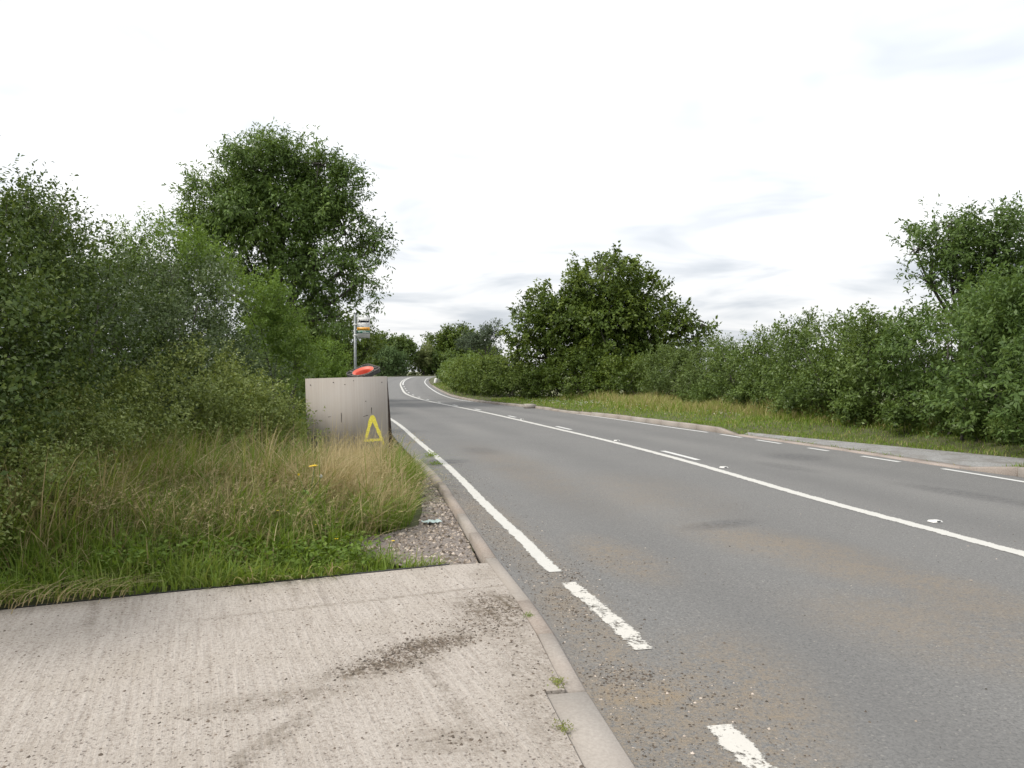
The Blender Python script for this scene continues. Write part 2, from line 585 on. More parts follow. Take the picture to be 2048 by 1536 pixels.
M['rubber'] = t.set(t.ramp(n1, [(.3, (.022, .022, .022)), (.7, (.06, .057, .052))]), .75)
t = NT('dusty_rubber')
n1 = t.noise(40, 4)
M['rubberdust'] = t.set(t.ramp(n1, [(.3, (.10, .092, .08)), (.7, (.24, .22, .19))]), .85)
t = NT('orange_plastic')
n1 = t.noise(12, 4)
M['orange'] = t.set(t.ramp(n1, [(.3, (.58, .095, .055)), (.7, (.70, .14, .085))]), .5)
t = NT('galvanised_steel')
n1 = t.noise(18, 4)
M['steel'] = t.set(t.ramp(n1, [(.3, (.17, .185, .185)), (.7, (.27, .285, .285))]), .5, .4)
for nm, cc in [('flag_white', (.58, .585, .58)), ('flag_black', (.012, .014, .028)), ('flag_orange', (.83, .38, .02)), ('flag_green', (.035, .14, .10)), ('flag_grey', (.30, .30, .31)), ('flag_rim', (.07, .075, .08)), ('print_white', (.75, .75, .72))]:
    t = NT(nm)
    n1 = t.noise(30, 3)
    M[nm] = t.set(t.mix(t.map(n1, .4, .7, 0, .15), cc, tuple(v * .8 for v in cc)), .45)
t = NT('stud_white')
n1 = t.noise(60, 3)
M['stud'] = t.set(t.ramp(n1, [(.3, (.52, .51, .48)), (.7, (.74, .73, .70))]), .5)
t = NT('petal_yellow')
M['petal'] = t.set((.85, .60, .02), .6)
t = NT('petal_white')
M['white_petal'] = t.set((.80, .80, .76), .6)
t = NT('stem_green')
M['stem'] = t.set((.07, .11, .03), .6)
t = NT('crumpled_film')
M['film'] = t.set((.42, .52, .50), .25, None, .6)


# ------------------------------------------------------------------ curve tools
def resample(pts, step):
    p = np.asarray(pts, float)
    # Catmull-Rom then even spacing
    e = np.vstack([2 * p[0] - p[1], p, 2 * p[-1] - p[-2]])
    out = []
    for i in range(1, len(e) - 2):
        tt = np.linspace(0, 1, 24, endpoint=False)[:, None]
        a, b, c, d = e[i - 1], e[i], e[i + 1], e[i + 2]
        out.append(.5 * ((2 * b) + (c - a) * tt + (2 * a - 5 * b + 4 * c - d) * tt ** 2 + (3 * b - a - 3 * c + d) * tt ** 3))
    q = np.vstack(out + [p[-1:]])
    s = np.concatenate([[0], np.cumsum(np.linalg.norm(np.diff(q, axis=0), axis=1))])
    k = max(2, int(round(s[-1] / step)) + 1)
    u = np.linspace(0, s[-1], k)
    return np.stack([np.interp(u, s, q[:, 0]), np.interp(u, s, q[:, 1])], 1), u


def normals(q):
    t_ = np.gradient(q, axis=0)
    t_ /= np.linalg.norm(t_, axis=1)[:, None]
    return np.stack([t_[:, 1], -t_[:, 0]], 1)      # to the right of travel


def smooth(q, k):
    for _ in range(k):
        q = q.copy()
        q[1:-1] = .25 * q[:-2] + .5 * q[1:-1] + .25 * q[2:]
    return q


def strip(name, q, w, z, mat, parent=None, kind=None, lift=0.0, sag=0.0):
    """flat ribbon of width w along q (right-hand side positive), with 'across' attribute"""
    nr = normals(q)
    us = np.linspace(-.5, .5, 5)
    V = np.concatenate([np.column_stack([q + nr * (w * u), zt(q[:, 1]) + z]) for u in us])
    k = len(q)
    Q = []
    for c_ in range(4):
        i = np.arange(k - 1)
        Q.append(np.stack([c_ * k + i, (c_ + 1) * k + i, (c_ + 1) * k + i + 1, c_ * k + i + 1], -1))
    mb = MB()
    mb.add(V, np.concatenate(Q))
    o = mb.build(name, mat, parent)
    a = o.data.attributes.new('across', 'FLOAT', 'POINT')
    a.data.foreach_set('value', np.repeat(us + .5, k).astype(np.float32))
    if kind:
        o['kind'] = kind
    return o


def seg_between(q, y0, y1):
    m = (q[:, 1] >= y0) & (q[:, 1] <= y1)
    return q[m]


def inside(poly, P):
    poly = np.asarray(poly, float)
    x, y = P[:, 0], P[:, 1]
    r = np.zeros(len(P), bool)
    j = len(poly) - 1
    for i in range(len(poly)):
        xi, yi = poly[i]
        xj, yj = poly[j]
        c_ = ((yi > y) != (yj > y)) & (x < (xj - xi) * (y - yi) / (yj - yi + 1e-12) + xi)
        r ^= c_
        j = i
    return r


def dist_line(P, pts):
    pts = np.asarray(pts, float)
    d = np.full(len(P), 1e9)
    for a, b in zip(pts[:-1], pts[1:]):
        ab = b - a
        t_ = np.clip(((P - a) @ ab) / (ab @ ab), 0, 1)
        d = np.minimum(d, np.linalg.norm(P - (a + t_[:, None] * ab), axis=1))
    return d


# plan curves of the road, metres, camera over (0, 0)
CENTRE = [(7.6, -14), (6.3, -6), (5.2, 1.0), (4.19, 6.27), (3.56, 9.0), (2.95, 12.5), (2.16, 16.1), (.98, 20.6), (-.06, 24.5), (-.88, 27.5), (-1.88, 30.8), (-2.86, 34.0), (-4.3, 38.8), (-5.76, 44.8), (-7.3, 52.5), (-9.56, 66.8), (-11.94, 82.4), (-13.88, 97.), (-15.68, 113.), (-17.5, 133.), (-17.8, 146.), (-15.2, 156.), (-9., 163.), (0., 169.), (14, 176), (40, 188)]
EDGE_R = [(10.6, -14), (9.6, -6), (8.3, 2.5), (7.50, 7.2), (6.92, 10.38), (6.50, 12.2), (5.71, 15.2), (5.19, 17.2), (4.79, 18.7), (4.08, 20.9), (3.22, 23.9), (2.24, 26.8), (.6, 31.2), (-2.06, 37.9), (-2.83, 40.2), (-3.72, 44.4), (-5.06, 52.5), (-7.19, 67.5), (-8.8, 79.3), (-10.3, 91.), (-11.7, 104.), (-13.3, 122.), (-13.4, 136.), (-11.5, 147.), (-6.5, 155.), (1.0, 161.), (15, 169), (41, 181)]
EDGE_L = [(3.3, -14), (2.2, -6), (1.45, 0), (.92, 2.95), (.74, 4.0), (.44, 5.3), (.30, 5.72), (.17, 6.5), (.03, 7.11), (-.14, 7.88), (-.43, 9.26), (-.82, 11.2), (-1.38, 13.7), (-2.07, 16.7), (-3.04, 21.0), (-4.2, 25.6), (-5.9, 32.), (-8.2, 39.5), (-11.1, 52.5), (-13.4, 67.), (-15.7, 82.4), (-17.6, 97.), (-19.4, 113.), (-21.3, 133.), (-21.7, 147.), (-18.5, 159.), (-11.3, 167.), (-1.5, 173.), (13, 180), (39, 192)]
KERB_R = [(10.9, -14), (9.9, -6), (8.62, 2.5), (7.82, 7.2), (7.21, 10.82), (6.78, 12.0), (6.19, 14.5), (5.28, 17.6), (4.98, 18.85), (4.18, 21.4), (3.26, 24.2), (1.94, 27.6), (.90, 31.0), (-.74, 34.6), (-2.0, 38.4), (-3.35, 44.4), (-4.65, 52.5), (-6.75, 67.5), (-8.35, 79.3), (-9.85, 91.), (-11.2, 104.), (-12.8, 122.), (-12.9, 136.), (-11.1, 146.5), (-6.2, 154.4), (1.3, 160.3), (15.3, 168.3), (41.3, 180)]
KERB_L = [(2.9, -14), (1.75, -6), (1.0, -.3), (.58, 2.2), (.46, 3.0), (.36, 3.5), (.27, 4.12), (.20, 4.6), (.11, 5.05), (-.12, 6.12), (-.36, 7.4), (-.65, 8.93), (-1.06, 11.), (-1.56, 12.96)]
SIDE_L = KERB_L + [(-2.35, 16.3), (-3.4, 21.0), (-4.6, 25.6), (-6.3, 32.), (-8.6, 39.5), (-11.5, 52.5), (-13.8, 67.), (-16.1, 82.4), (-18.0, 97.), (-19.8, 113.), (-21.8, 133.), (-22.2, 147.5), (-18.8, 159.6), (-11.5, 167.6), (-1.6, 173.6), (12.8, 180.6), (38.8, 192.6)]

# ------------------------------------------------------------------ ground and road
g = MB()
gx = np.concatenate([np.linspace(-900, -70, 6), np.linspace(-60, 60, 13), np.linspace(70, 900, 6)])
gy = np.concatenate([np.linspace(-300, -20, 5), np.linspace(-10, 260, 55), np.linspace(300, 1500, 6)])
GX, GY = np.meshgrid(gx, gy, indexing='ij')
ny = len(gy)
i, j = np.meshgrid(np.arange(len(gx) - 1), np.arange(ny - 1), indexing='ij')
g.add(np.stack([GX, GY, zt(GY) - .14], -1), np.stack([i * ny + j, (i + 1) * ny + j, (i + 1) * ny + j + 1, i * ny + j + 1], -1).reshape(-1, 4))
o = g.build('field_ground', M['field'])
tag(o, 'flat grassy farmland under the hedges and trees', None, None, 'structure')


def loft(A, B, za, zb, n=200, m=8, zfun=None):
    """sheet between two plan curves; za/zb heights above the terrain"""
    a, sa = resample(A, .25)
    b, sb = resample(B, .25)
    ta = np.linspace(0, 1, n) ** 1.6
    a2 = np.stack([np.interp(ta, sa / sa[-1], a[:, k]) for k in (0, 1)], 1)
    b2 = np.stack([np.interp(ta, sb / sb[-1], b[:, k]) for k in (0, 1)], 1)
    V = []
    for c_ in range(m + 1):
        f = c_ / m
        p = a2 * (1 - f) + b2 * f
        V.append(np.column_stack([p, zt(p[:, 1]) + za * (1 - f) + zb * f + (zfun(p, f) if zfun else 0)]))
    V = np.concatenate(V)
    Q = []
    for c_ in range(m):
        i = np.arange(n - 1)
        Q.append(np.stack([c_ * n + i, (c_ + 1) * n + i, (c_ + 1) * n + i + 1, c_ * n + i + 1], -1))
    return V, np.concatenate(Q)


mb = MB()
mb.add(*loft([(x - .07, y) for x, y in SIDE_L], KERB_R, 0, 0, 420, 8))
road = mb.build('road', M['asphalt'])
ra = road.data.attributes.new('across', 'FLOAT', 'POINT')
ra.data.foreach_set('value', np.repeat(np.arange(9) / 8, 420).astype(np.float32))
tag(road, 'grey asphalt two lane road bending away between hedges', None, None, 'structure')

centre, cs = resample(CENTRE, .3)
centre = smooth(centre, 12)
edge_r, _ = resample(EDGE_R, .3)
edge_r = smooth(edge_r, 10)
edge_l, _ = resample(EDGE_L, .15)
edge_l = smooth(edge_l, 12)
kerb_r, krs = resample(KERB_R, .1)
kerb_l, kls = resample(KERB_L, .05)

strip('centre_line', centre, .20, .004, M['paint'], road)
e1 = edge_l[edge_l[:, 1] > 5.62]
strip('edge_line', e1, .15, .004, M['paint'], road)
for y0, y1 in ((3.98, 5.50), (2.2, 3.33), (.5, 1.6)):
    strip('edge_dash', seg_between(edge_l, y0, y1), .20, .004, M['paintworn'], road)
er = edge_r
i0 = np.argmin(np.abs(er[:, 1] - 37.6))
strip('edge_line', er[i0:], .11, .004, M['paintclean'], road)
strip('edge_line', seg_between(er, 18.7, 27.0), .10, .004, M['paintclean'], road)
for y0, y1 in ((17.25, 18.2), (15.8, 16.85), (14.15, 15.25), (12.5, 13.65)):
    strip('edge_dash', seg_between(er, y0, y1), .10, .004, M['paintclean'], road)
strip('edge_line', seg_between(er, -12, 11.8), .10, .004, M['paintclean'], road)
# short dashes on the right of the centre line, then a second solid line round the bend
cd = centre + normals(centre) * .27
for y0, y1 in ((2.0, 3.6), (6.0, 6.75), (12.9, 14.6), (19.4, 20.9), (24.8, 26.0), (29.4, 30.4), (33.2, 34.2), (36.4, 37.4), (39.8, 40.9), (43.4, 44.6), (47.4, 48.7), (52.2, 53.8), (57.5, 59.3), (63.5, 65.5), (70.5, 73)):
    strip('lane_dash', seg_between(cd, y0, y1), .11, .004, M['paintclean'], road)
i0 = np.argmax(cd[:, 1] > 79)
strip('second_centre_line', cd[i0:], .14, .004, M['paintclean'], road)

# road studs: low casting with a white reflector body
for k, (x, y) in enumerate([(4.20, 7.62), (3.28, 11.9), (2.25, 16.5), (.31, 23.8)]):
    st = empty('road_stud', (x, y, .004), (0, 0, R(14)))
    tag(st, ['white road stud nearest the camera beside the centre line', 'white road stud between the nearest stud and the long lane dash', 'white road stud beyond the long lane dash', 'small far white road stud beside the centre line'][k], 'road stud', 'road studs along the centre line')
    st.scale = (.78, .78, .9)
    b = MB()
    prof = [(-.075, 0), (-.06, .018), (.06, .018), (.075, 0)]
    V = [(px * 1.0, s_ * .055 * (1 if z_ == 0 else .8), z_) for s_ in (-1, 1) for px, z_ in prof]
    b.add(V, [(0, 1, 5, 4), (1, 2, 6, 5), (2, 3, 7, 6), (0, 3, 2, 1), (4, 5, 6, 7)])
    b.build('casing', M['stud'], st)
    b = MB()
    b.box((.01, -.050, .012), (.05, .012, .010))
    b.build('reflector', M['flag_rim'], st)

# ------------------------------------------------------------------ kerbs
kerb_bed_left = strip('left_kerb_bed', kerb_l[kerb_l[:, 1] < 12.96] + normals(kerb_l[kerb_l[:, 1] < 12.96]) * -.06, .10, -.045, M['gravel'])
kerb_bed_left.name = 'kerb'
tag(kerb_bed_left, 'weathered concrete kerb along the left road edge and concrete apron', None, None, 'structure')


def stone(c0, c1, wid, z0, z1, htop0, htop1, parent, mat, ch=.02, side=-1, name='kerb_stone', tint=0.0, gap=.010, n=None):
    """one kerb stone from c0 to c1 along the road-side base line; side -1 = body to the left"""
    c0, c1 = np.asarray(c0, float), np.asarray(c1, float)
    c0, c1 = c0 + rng.normal(size=2) * .004, c1 + rng.normal(size=2) * .004
    d = c1 - c0
    L = np.linalg.norm(d)
    d /= L
    nr = np.array([d[1], -d[0]]) * side
    c0 = c0 + d * gap
    c1 = c1 - d * gap
    V = []
    for c_, h in ((c0, htop0), (c1, htop1)):
        b = zt(c_[1])
        ch_ = min(ch, max(h * .8, .004))
        for off, z in ((0, z0), (0, h - ch_), (ch_, h), (wid, h), (wid, z1)):
            p = c_ + nr * off
            V.append((p[0], p[1], b + z))
    m = MB()
    Q = [(k, k + 1, k + 6, k + 5) for k in range(4)]
    T = [(0, 2, 1), (0, 3, 2), (0, 4, 3), (5, 6, 7), (5, 7, 8), (5, 8, 9)]
    m.add(V, Q, T, tint, tint)
    return m.build(name, mat, parent)


rng = np.random.default_rng(5)


def unit(v):
    return v / (np.linalg.norm(v, axis=-1, keepdims=True) + 1e-9)


def at_y(q, y):
    k = np.argmin(np.abs(q[:, 1] - y))
    return q[k]


js = [3.56, 4.28, 4.95, 6.08, 7.0, 7.95, 9.2, 10.1, 11.05, 12.0, 12.96]
for a, b in zip(js[:-1], js[1:]):
    h = .020 + .012 * rng.random()
    stone(at_y(kerb_l, a), at_y(kerb_l, b), .105, -.02, -.09, h if a > 3.6 else .012, h + .002, kerb_bed_left, M['kerb'], .03, -1, tint=rng.random() * .8)
yy = np.arange(-5.0, 2.7, .95)
for a, b in zip(yy[:-1], yy[1:]):
    stone(at_y(kerb_l, a), at_y(kerb_l, b - (.0 if b < 3 else 0)), .20, -.02, -.06, .013, .013, kerb_bed_left, M['kerb'], .012, -1, tint=.8 + .2 * rng.random())
stone(at_y(kerb_l, yy[-1]), at_y(kerb_l, 3.56), .20, -.02, -.06, .013, .013, kerb_bed_left, M['kerb'], .012, -1, tint=1.0)

kr = kerb_r[kerb_r[:, 1] < 100]
kb = strip('right_kerb_bed', kr + normals(kr) * .09, .16, -.01, M['gravel'])
kb.name = 'kerb'
tag(kb, 'raised concrete kerb along the far right road edge dropping at a crossing', None, None, 'structure')
cum = np.concatenate([[0], np.cumsum(np.linalg.norm(np.diff(kerb_r, axis=0), axis=1))])


def at_s(s):
    return np.array([np.interp(s, cum, kerb_r[:, 0]), np.interp(s, cum, kerb_r[:, 1])])


s_of = lambda y: cum[np.argmin(np.abs(kerb_r[:, 1] - y))]
sA, sB, sC = s_of(11.9), s_of(17.9), s_of(74)
s = s_of(-8)
while s < sC:
    a, b = at_s(s), at_s(s + .91)
    mid = s + .45
    if mid < sA - .9:
        h0 = h1 = .135
        w_, mt = .13, M['kerb']
    elif mid < sA:
        h0, h1, w_, mt = .135, .03, .13, M['kerb']
    elif mid < sB:
        h0 = h1 = .02
        w_, mt = .30, M['pinkkerb']
    elif mid < sB + .91:
        h0, h1, w_, mt = .03, .13, .13, M['kerb']
    else:
        f = np.interp(mid, [s_of(25.), s_of(27.5), s_of(29.5), s_of(40), s_of(60)], [1, .45, .75, .7, .5])
        h0 = h1 = .128 * f + rng.normal() * .004
        w_, mt = .13, M['kerb']
    stone(a + rng.normal(size=2) * .004, b, w_, -.02, -.03, h0, h1, kb, mt, .025, 1, tint=rng.random() * .9, gap=.012)
    s += .915
# pale displaced block in the far kerb
blk = MB()
blk.box((0, 0, .08), (.42, .30, .17))
o = blk.build('concrete_block', M['kerb'], None, (.72, 31.0, 0))
o.rotation_euler = (R(4), 0, R(24))
o.data.attributes['tint'].data.foreach_set('value', np.ones(6, np.float32))
tag(o, 'pale loose concrete block set in a gap of the far kerb', 'concrete block')

# crossing behind the dropped kerb
cr_in, _ = resample([(7.25, 11.4), (6.95, 12.1), (6.46, 14.6), (5.60, 17.7), (5.45, 18.1)], .3)
cr_out, _ = resample([(9.1, 11.0), (8.65, 12.3), (7.6, 14.3), (6.35, 16.6), (5.58, 18.15)], .3)
mb = MB()
mb.add(*loft(cr_in, cr_out, .012, .055, 30, 6))
tag(mb.build('footway', M['tarmac']), 'broken grey tarmac crossing behind the dropped kerb on the right', None, None, 'structure')

# ------------------------------------------------------------------ apron and verges
edge = [(-9.5, 2.14), (-3.16, 4.73), (-2.4, 5.06), (-1.49, 5.42), (-.47, 5.84), (-.215, 5.95)]
apron = [(-9.5, 2.14), (-3.16, 4.73), (-2.4, 5.06), (-1.49, 5.42), (-.47, 5.84), (-.225, 5.945)]
kback = [tuple(at_y(kerb_l, y) + normals(kerb_l)[np.argmin(np.abs(kerb_l[:, 1] - y))] * -.108) for y in (5.9, 4.95, 4.28, 3.556)]
kback2 = [tuple(at_y(kerb_l, y) + normals(kerb_l)[np.argmin(np.abs(kerb_l[:, 1] - y))] * -.203) for y in (3.552, 2.5, 1.5, 0, -2, -5)]
poly = apron[:-1] + [kback[0]] + kback[1:] + kback2 + [(-9.5, -5)]
me = bpy.data.meshes.new('concrete_apron')
top = [(x, y, .024) for x, y in poly]
bot = [(x, y, -.12) for x, y in poly]
n = len(poly)
me.from_pydata(top + bot, [], [tuple(range(n - 1, -1, -1)), *[(k, (k + 1) % n, n + (k + 1) % n, n + k) for k in range(n)]])
me.update()
o = link('concrete_apron', me, M['concrete'])
tag(o, 'broomed pale concrete apron with soil clumps in the foreground', None, None, 'structure')
# bitumen joint along its far edge
rngj = np.random.default_rng(2)
q, _ = resample(edge[1:-1], .03)
q0, _ = resample(edge[:2], .1)
q = np.vstack([q0[:-1], q])
nr = normals(q)
w_ = .012 + .012 * rngj.random(len(q))
V = np.concatenate([np.column_stack([q + nr * .001 * -1, np.full(len(q), .028)]), np.column_stack([q - nr * w_[:, None], .028 + .004 * rngj.random(len(q))]), np.column_stack([q - nr * w_[:, None], np.full(len(q), -.1)])])
# the far side of the joint lies away from the apron (left of travel = +y here)
k = len(q)
i = np.arange(k - 1)
mb = MB()
mb.add(V, np.concatenate([np.stack([i, i + 1, k + i + 1, k + i], -1), np.stack([k + i, k + i + 1, 2 * k + i + 1, 2 * k + i], -1)]))
tag(mb.build('expansion_joint', M['bitumen'], o), 'black bitumen joint strip along the apron edge')

HEDGE_L = [(-3.4, 2.6), (-3.9, 5), (-4.7, 9), (-5.2, 13), (-5.9, 17), (-7.2, 22), (-9.5, 30), (-12, 40), (-15, 55), (-19, 75), (-22, 98), (-25, 130), (-25.5, 150), (-21, 166), (-12, 173), (-1, 179)]


def lverge_z(P):
    d = dist_line(P, HEDGE_L)
    return -.03 + .12 * np.clip(1 - d / 3.0, 0, 1)


a_, _ = resample([(-9.5, 2.16), (-3.16, 4.75), (-.5, 5.86), (-.24, 5.96), (-.48, 7.4), (-.77, 8.93), (-1.18, 11.), (-1.68, 12.96), (-2.4, 16.3), (-3.45, 21), (-4.65, 25.6), (-6.35, 32.), (-8.65, 39.5), (-11.6, 52.5), (-13.9, 67.), (-16.2, 82.4), (-18.1, 97.), (-19.9, 113.), (-22, 133.), (-22.5, 148), (-19, 160.3), (-11.6, 168.2), (-1.7, 174.2)], .3)
b_, _ = resample([(-12, 5), (-8, 7.5), (-7, 9), (-7, 10.5), (-7.2, 13), (-8, 17), (-9.5, 22), (-12, 30), (-15, 40), (-18, 55), (-23, 75), (-26, 98), (-30, 130), (-30, 152), (-24, 171), (-13, 179), (-1, 185)], .3)
# sheets left of the road are built cell by cell so that they follow both borders
mb = MB()
mb.add(*loft([tuple(p) for p in a_[::6]], [tuple(p) for p in b_[::6]], -.05, .10, 160, 8))
tag(mb.build('left_verge', M['soil']), 'rough soil of the left verge under long grass', None, None, 'structure')
gp = [(-1.62, 6.68), (-1.12, 6.2), (-.70, 5.84), (-.5, 5.90), (-.25, 5.975), (-.50, 7.45), (-.785, 8.93), (-1.19, 11.0), (-1.30, 10.4), (-1.12, 9.3), (-.98, 8.4), (-.92, 7.55), (-1.2, 7.10)]
me = bpy.data.meshes.new('gravel_patch')
me.from_pydata([(x, y, -.018) for x, y in gp], [], [tuple(range(len(gp)))])
me.update()
tag(link('gravel_patch', me, M['gravel']), 'stony bare patch between the kerb and long grass', None, None, 'structure')

VR_OUT = [(13.5, -14), (12.5, -4), (11.4, 4), (10.4, 10), (9.8, 14), (9.8, 20), (9.4, 27), (6, 35.5), (2.2, 38.5), (-.8, 45), (-2.0, 56), (-4.5, 72), (-6.8, 92), (-8.5, 112), (-9.3, 124), (-9.3, 135), (-7.5, 143), (-3, 149), (3, 154), (16, 161), (42, 172)]
vr_in = (kerb_r + normals(kerb_r) * .13)[::40]
mb = MB()


def vz(p, f):
    return .12 * (1 - (1 - f) ** 2) * np.clip((p[:, 1] - 10) / 5, 0.3, 1)


# verge stays low where the crossing runs
def vbase(p):
    return np.where((p[:, 1] > 10.8) & (p[:, 1] < 18.2), -.02, .10)


V, Q = loft([tuple(p) for p in vr_in], VR_OUT, 0, 0, 240, 14, None)
V = np.concatenate([V, V[:240]])
sk = np.arange(239)
Q = np.concatenate([Q, np.stack([15 * 240 + sk, sk, sk + 1, 15 * 240 + sk + 1], -1)])
nn = 240
fr = np.repeat(np.arange(15) / 14, nn)


def rz(P):
    """height of the right verge above the terrain from plan position"""
    dk = dist_line(P, kerb_r[::10])
    c_ = np.clip(np.minimum((P[:, 1] - 11.0) / 1.0, (19.4 - P[:, 1]) / 1.4), 0, 1) * np.clip((2.5 - dk) / .5, 0, 1)
    return .10 + .14 * np.clip(dk / 4, 0, 1) - .125 * c_


V[:, 2] = zt(V[:, 1]) + rz(V[:, :2])
V[15 * 240:, 2] -= .3
mb.add(V, Q)
tag(mb.build('right_verge', M['soil'], smooth=True), 'grass verge ground between right kerb and hedge', None, None, 'structure')


# ------------------------------------------------------------------ grass
def blades(mb, P, h, w, az_, bend, tint, rng, lv=(0, .4, .75)):
    n = len(P)
    lv = np.array(lv)
    D = np.stack([np.cos(az_), np.sin(az_), np.zeros(n)], 1)
    S = np.stack([-np.sin(az_), np.cos(az_), np.zeros(n)], 1)
    tw = rng.normal(0, .5, n)
    S = S * np.cos(tw)[:, None] + D * np.sin(tw)[:, None]
    up = np.array([0, 0, 1.0])

    def spine(t_):
        return P + up * (h * (t_ - .42 * bend * t_ ** 2.2))[:, None] + D * (h * bend * .85 * t_ ** 1.8)[:, None]
    rows = []
    for t_ in lv:
        c_ = spine(t_)
        ww = (w * (1 - .75 * t_ ** 1.5) * .5)[:, None]
        rows += [c_ - S * ww, c_ + S * ww]
    rows.append(spine(1.0))
    V = np.stack(rows, 1).reshape(-1, 3)
    k = len(rows)
    b = np.arange(n)[:, None] * k
    m = len(lv)
    Q = np.concatenate([np.concatenate([b + 2 * r, b + 2 * r + 1, b + 2 * r + 3, b + 2 * r + 2], 1) for r in range(m - 1)])
    T = np.concatenate([b + 2 * m - 2, b + 2 * m - 1, b + 2 * m], 1)
    mb.add(V, Q, T, np.tile(tint, m - 1), tint)


def vnoise(P, sc, seed):
    """cheap smooth value noise in plan, 0..1"""
    r = np.random.default_rng(seed)
    tab = r.random((64, 64))
    q = P * sc
    i0 = np.floor(q).astype(int)
    f = q - i0
    f = f * f * (3 - 2 * f)
    a = tab[i0[:, 0] % 64, i0[:, 1] % 64]
    b = tab[(i0[:, 0] + 1) % 64, i0[:, 1] % 64]
    c_ = tab[i0[:, 0] % 64, (i0[:, 1] + 1) % 64]
    d = tab[(i0[:, 0] + 1) % 64, (i0[:, 1] + 1) % 64]
    return (a * (1 - f[:, 0]) + b * f[:, 0]) * (1 - f[:, 1]) + (c_ * (1 - f[:, 0]) + d * f[:, 0]) * f[:, 1]


rng = np.random.default_rng(11)
EDGE_LINE = [(-9.5, 2.16), (-3.16, 4.75), (-.5, 5.86)]
LP = [(-7.0, 3.2), (-3.16, 4.77), (-1.0, 5.66), (-.46, 5.885), (-.62, 6.02), (-1.14, 6.30), (-1.54, 6.68), (-1.22, 7.08), (-1.0, 7.55), (-1.06, 8.4), (-1.14, 9.3), (-1.32, 10.4), (-1.22, 11.1), (-1.70, 12.96), (-2.42, 16.3), (-3.47, 21), (-4.7, 25.6), (-6.4, 31), (-8.5, 31), (-6.5, 19), (-5.8, 14), (-5.4, 9.5), (-4.9, 6), (-5.5, 4.4), (-8, 4)]


def scatter(n, x0, x1, y0, y1, poly, power=1.0):
    y = y0 + (y1 - y0) * rng.random(n) ** power
    x = x0 + (x1 - x0) * rng.random(n)
    P = np.stack([x, y], 1)
    return P[inside(poly, P)]


def tufts(P, per, spread):
    """turns tuft centres into blade roots with a shared lean"""
    k = rng.integers(per[0], per[1] + 1, len(P))
    idx = np.repeat(np.arange(len(P)), k)
    off = rng.normal(size=(len(idx), 2)) * spread
    return P[idx] + off, idx, off


def bladeset(name, label, P, far=False):
    P, idx, off = tufts(P, (9, 20), .05 if not far else .12)
    m_ = len(idx)
    nt = idx.max() + 1
    t_az, t_lean, t_h, t_dry, t_hue = rng.random(nt) * 6.283, rng.random(nt), rng.random(nt), rng.random(nt), rng.random(nt)
    ok = inside(LP, P)
    P, idx, off = P[ok], idx[ok], off[ok]
    n = len(P)
    de = dist_line(P, EDGE_LINE)
    dk = dist_line(P, SIDE_L[:18])
    cl = .6 * vnoise(P, 1.5, 3) + .4 * vnoise(P, 5.0, 13)
    tall = np.clip((de - .30) / 1.25, 0, 1) * np.clip((dk - .12) / .8, 0, 1)
    straw = np.clip(1 - dist_line(P, [(-1.55, 8.2), (-2.1, 9.8), (-2.4, 11.4)]) / .8, 0, 1)
    brown = np.clip(1 - dist_line(P, [(-4.4, 6.6), (-3.2, 7.0), (-2.5, 7.9)]) / 1.0, 0, 1)
    h = (.15 + .40 * tall - .05 * straw - .10 * np.clip((P[:, 1] - 10) / 1.5, 0, 1)) * (.35 + 1.15 * t_h[idx]) * (.65 + .6 * rng.random(n)) * (.35 + 1.2 * cl)
    p_t = .05 + .42 * tall * cl + .95 * straw + .45 * brown - .2 * np.clip(1 - de / .6, 0, 1)
    dry = np.where(rng.random(n) < .65, t_dry[idx] < p_t, rng.random(n) < p_t)
    near = np.clip(1 - de / .8, 0, 1)
    tint = np.where(dry, np.minimum(.52 + .48 * rng.random(n) + .22 * straw, 1), .22 * rng.random(n) + .22 * t_hue[idx] + .12 * near)
    bend = np.clip(.35 + .75 * t_lean[idx] + .30 * rng.normal(size=n) + .15 * tall - .35 * straw, .05, 1.45)
    az_ = np.where(rng.random(n) < .6, t_az[idx] + .6 * rng.normal(size=n), np.arctan2(off[:, 1], off[:, 0]) + .4 * rng.normal(size=n))
    az_ = np.where(rng.random(n) < .35, -.5 + .6 * rng.normal(size=n), az_)
    w = (.006 + .008 * rng.random(n) ** 1.5) * (1 - .25 * straw) * (1.7 if far else 1)
    mb = MB()
    blades(mb, np.column_stack([P, zt(P[:, 1]) + lverge_z(P) - .02]), h, w, az_, bend, np.clip(tint, 0, 1), rng)
    o = mb.build(name, M['grass'])
    return tag(o, label, 'grass', None, 'stuff')


bladeset('long_grass', 'long green and straw coloured grass on the left verge between apron and board', np.vstack([scatter(6300, -7, -.4, 3.2, 9.5, LP), scatter(4300, -5.6, -.9, 8, 14, LP)]))
bladeset('far_grass', 'long grass on the left verge beyond the board', scatter(1500, -8.5, -1.5, 14, 31, LP, 1.3), True)

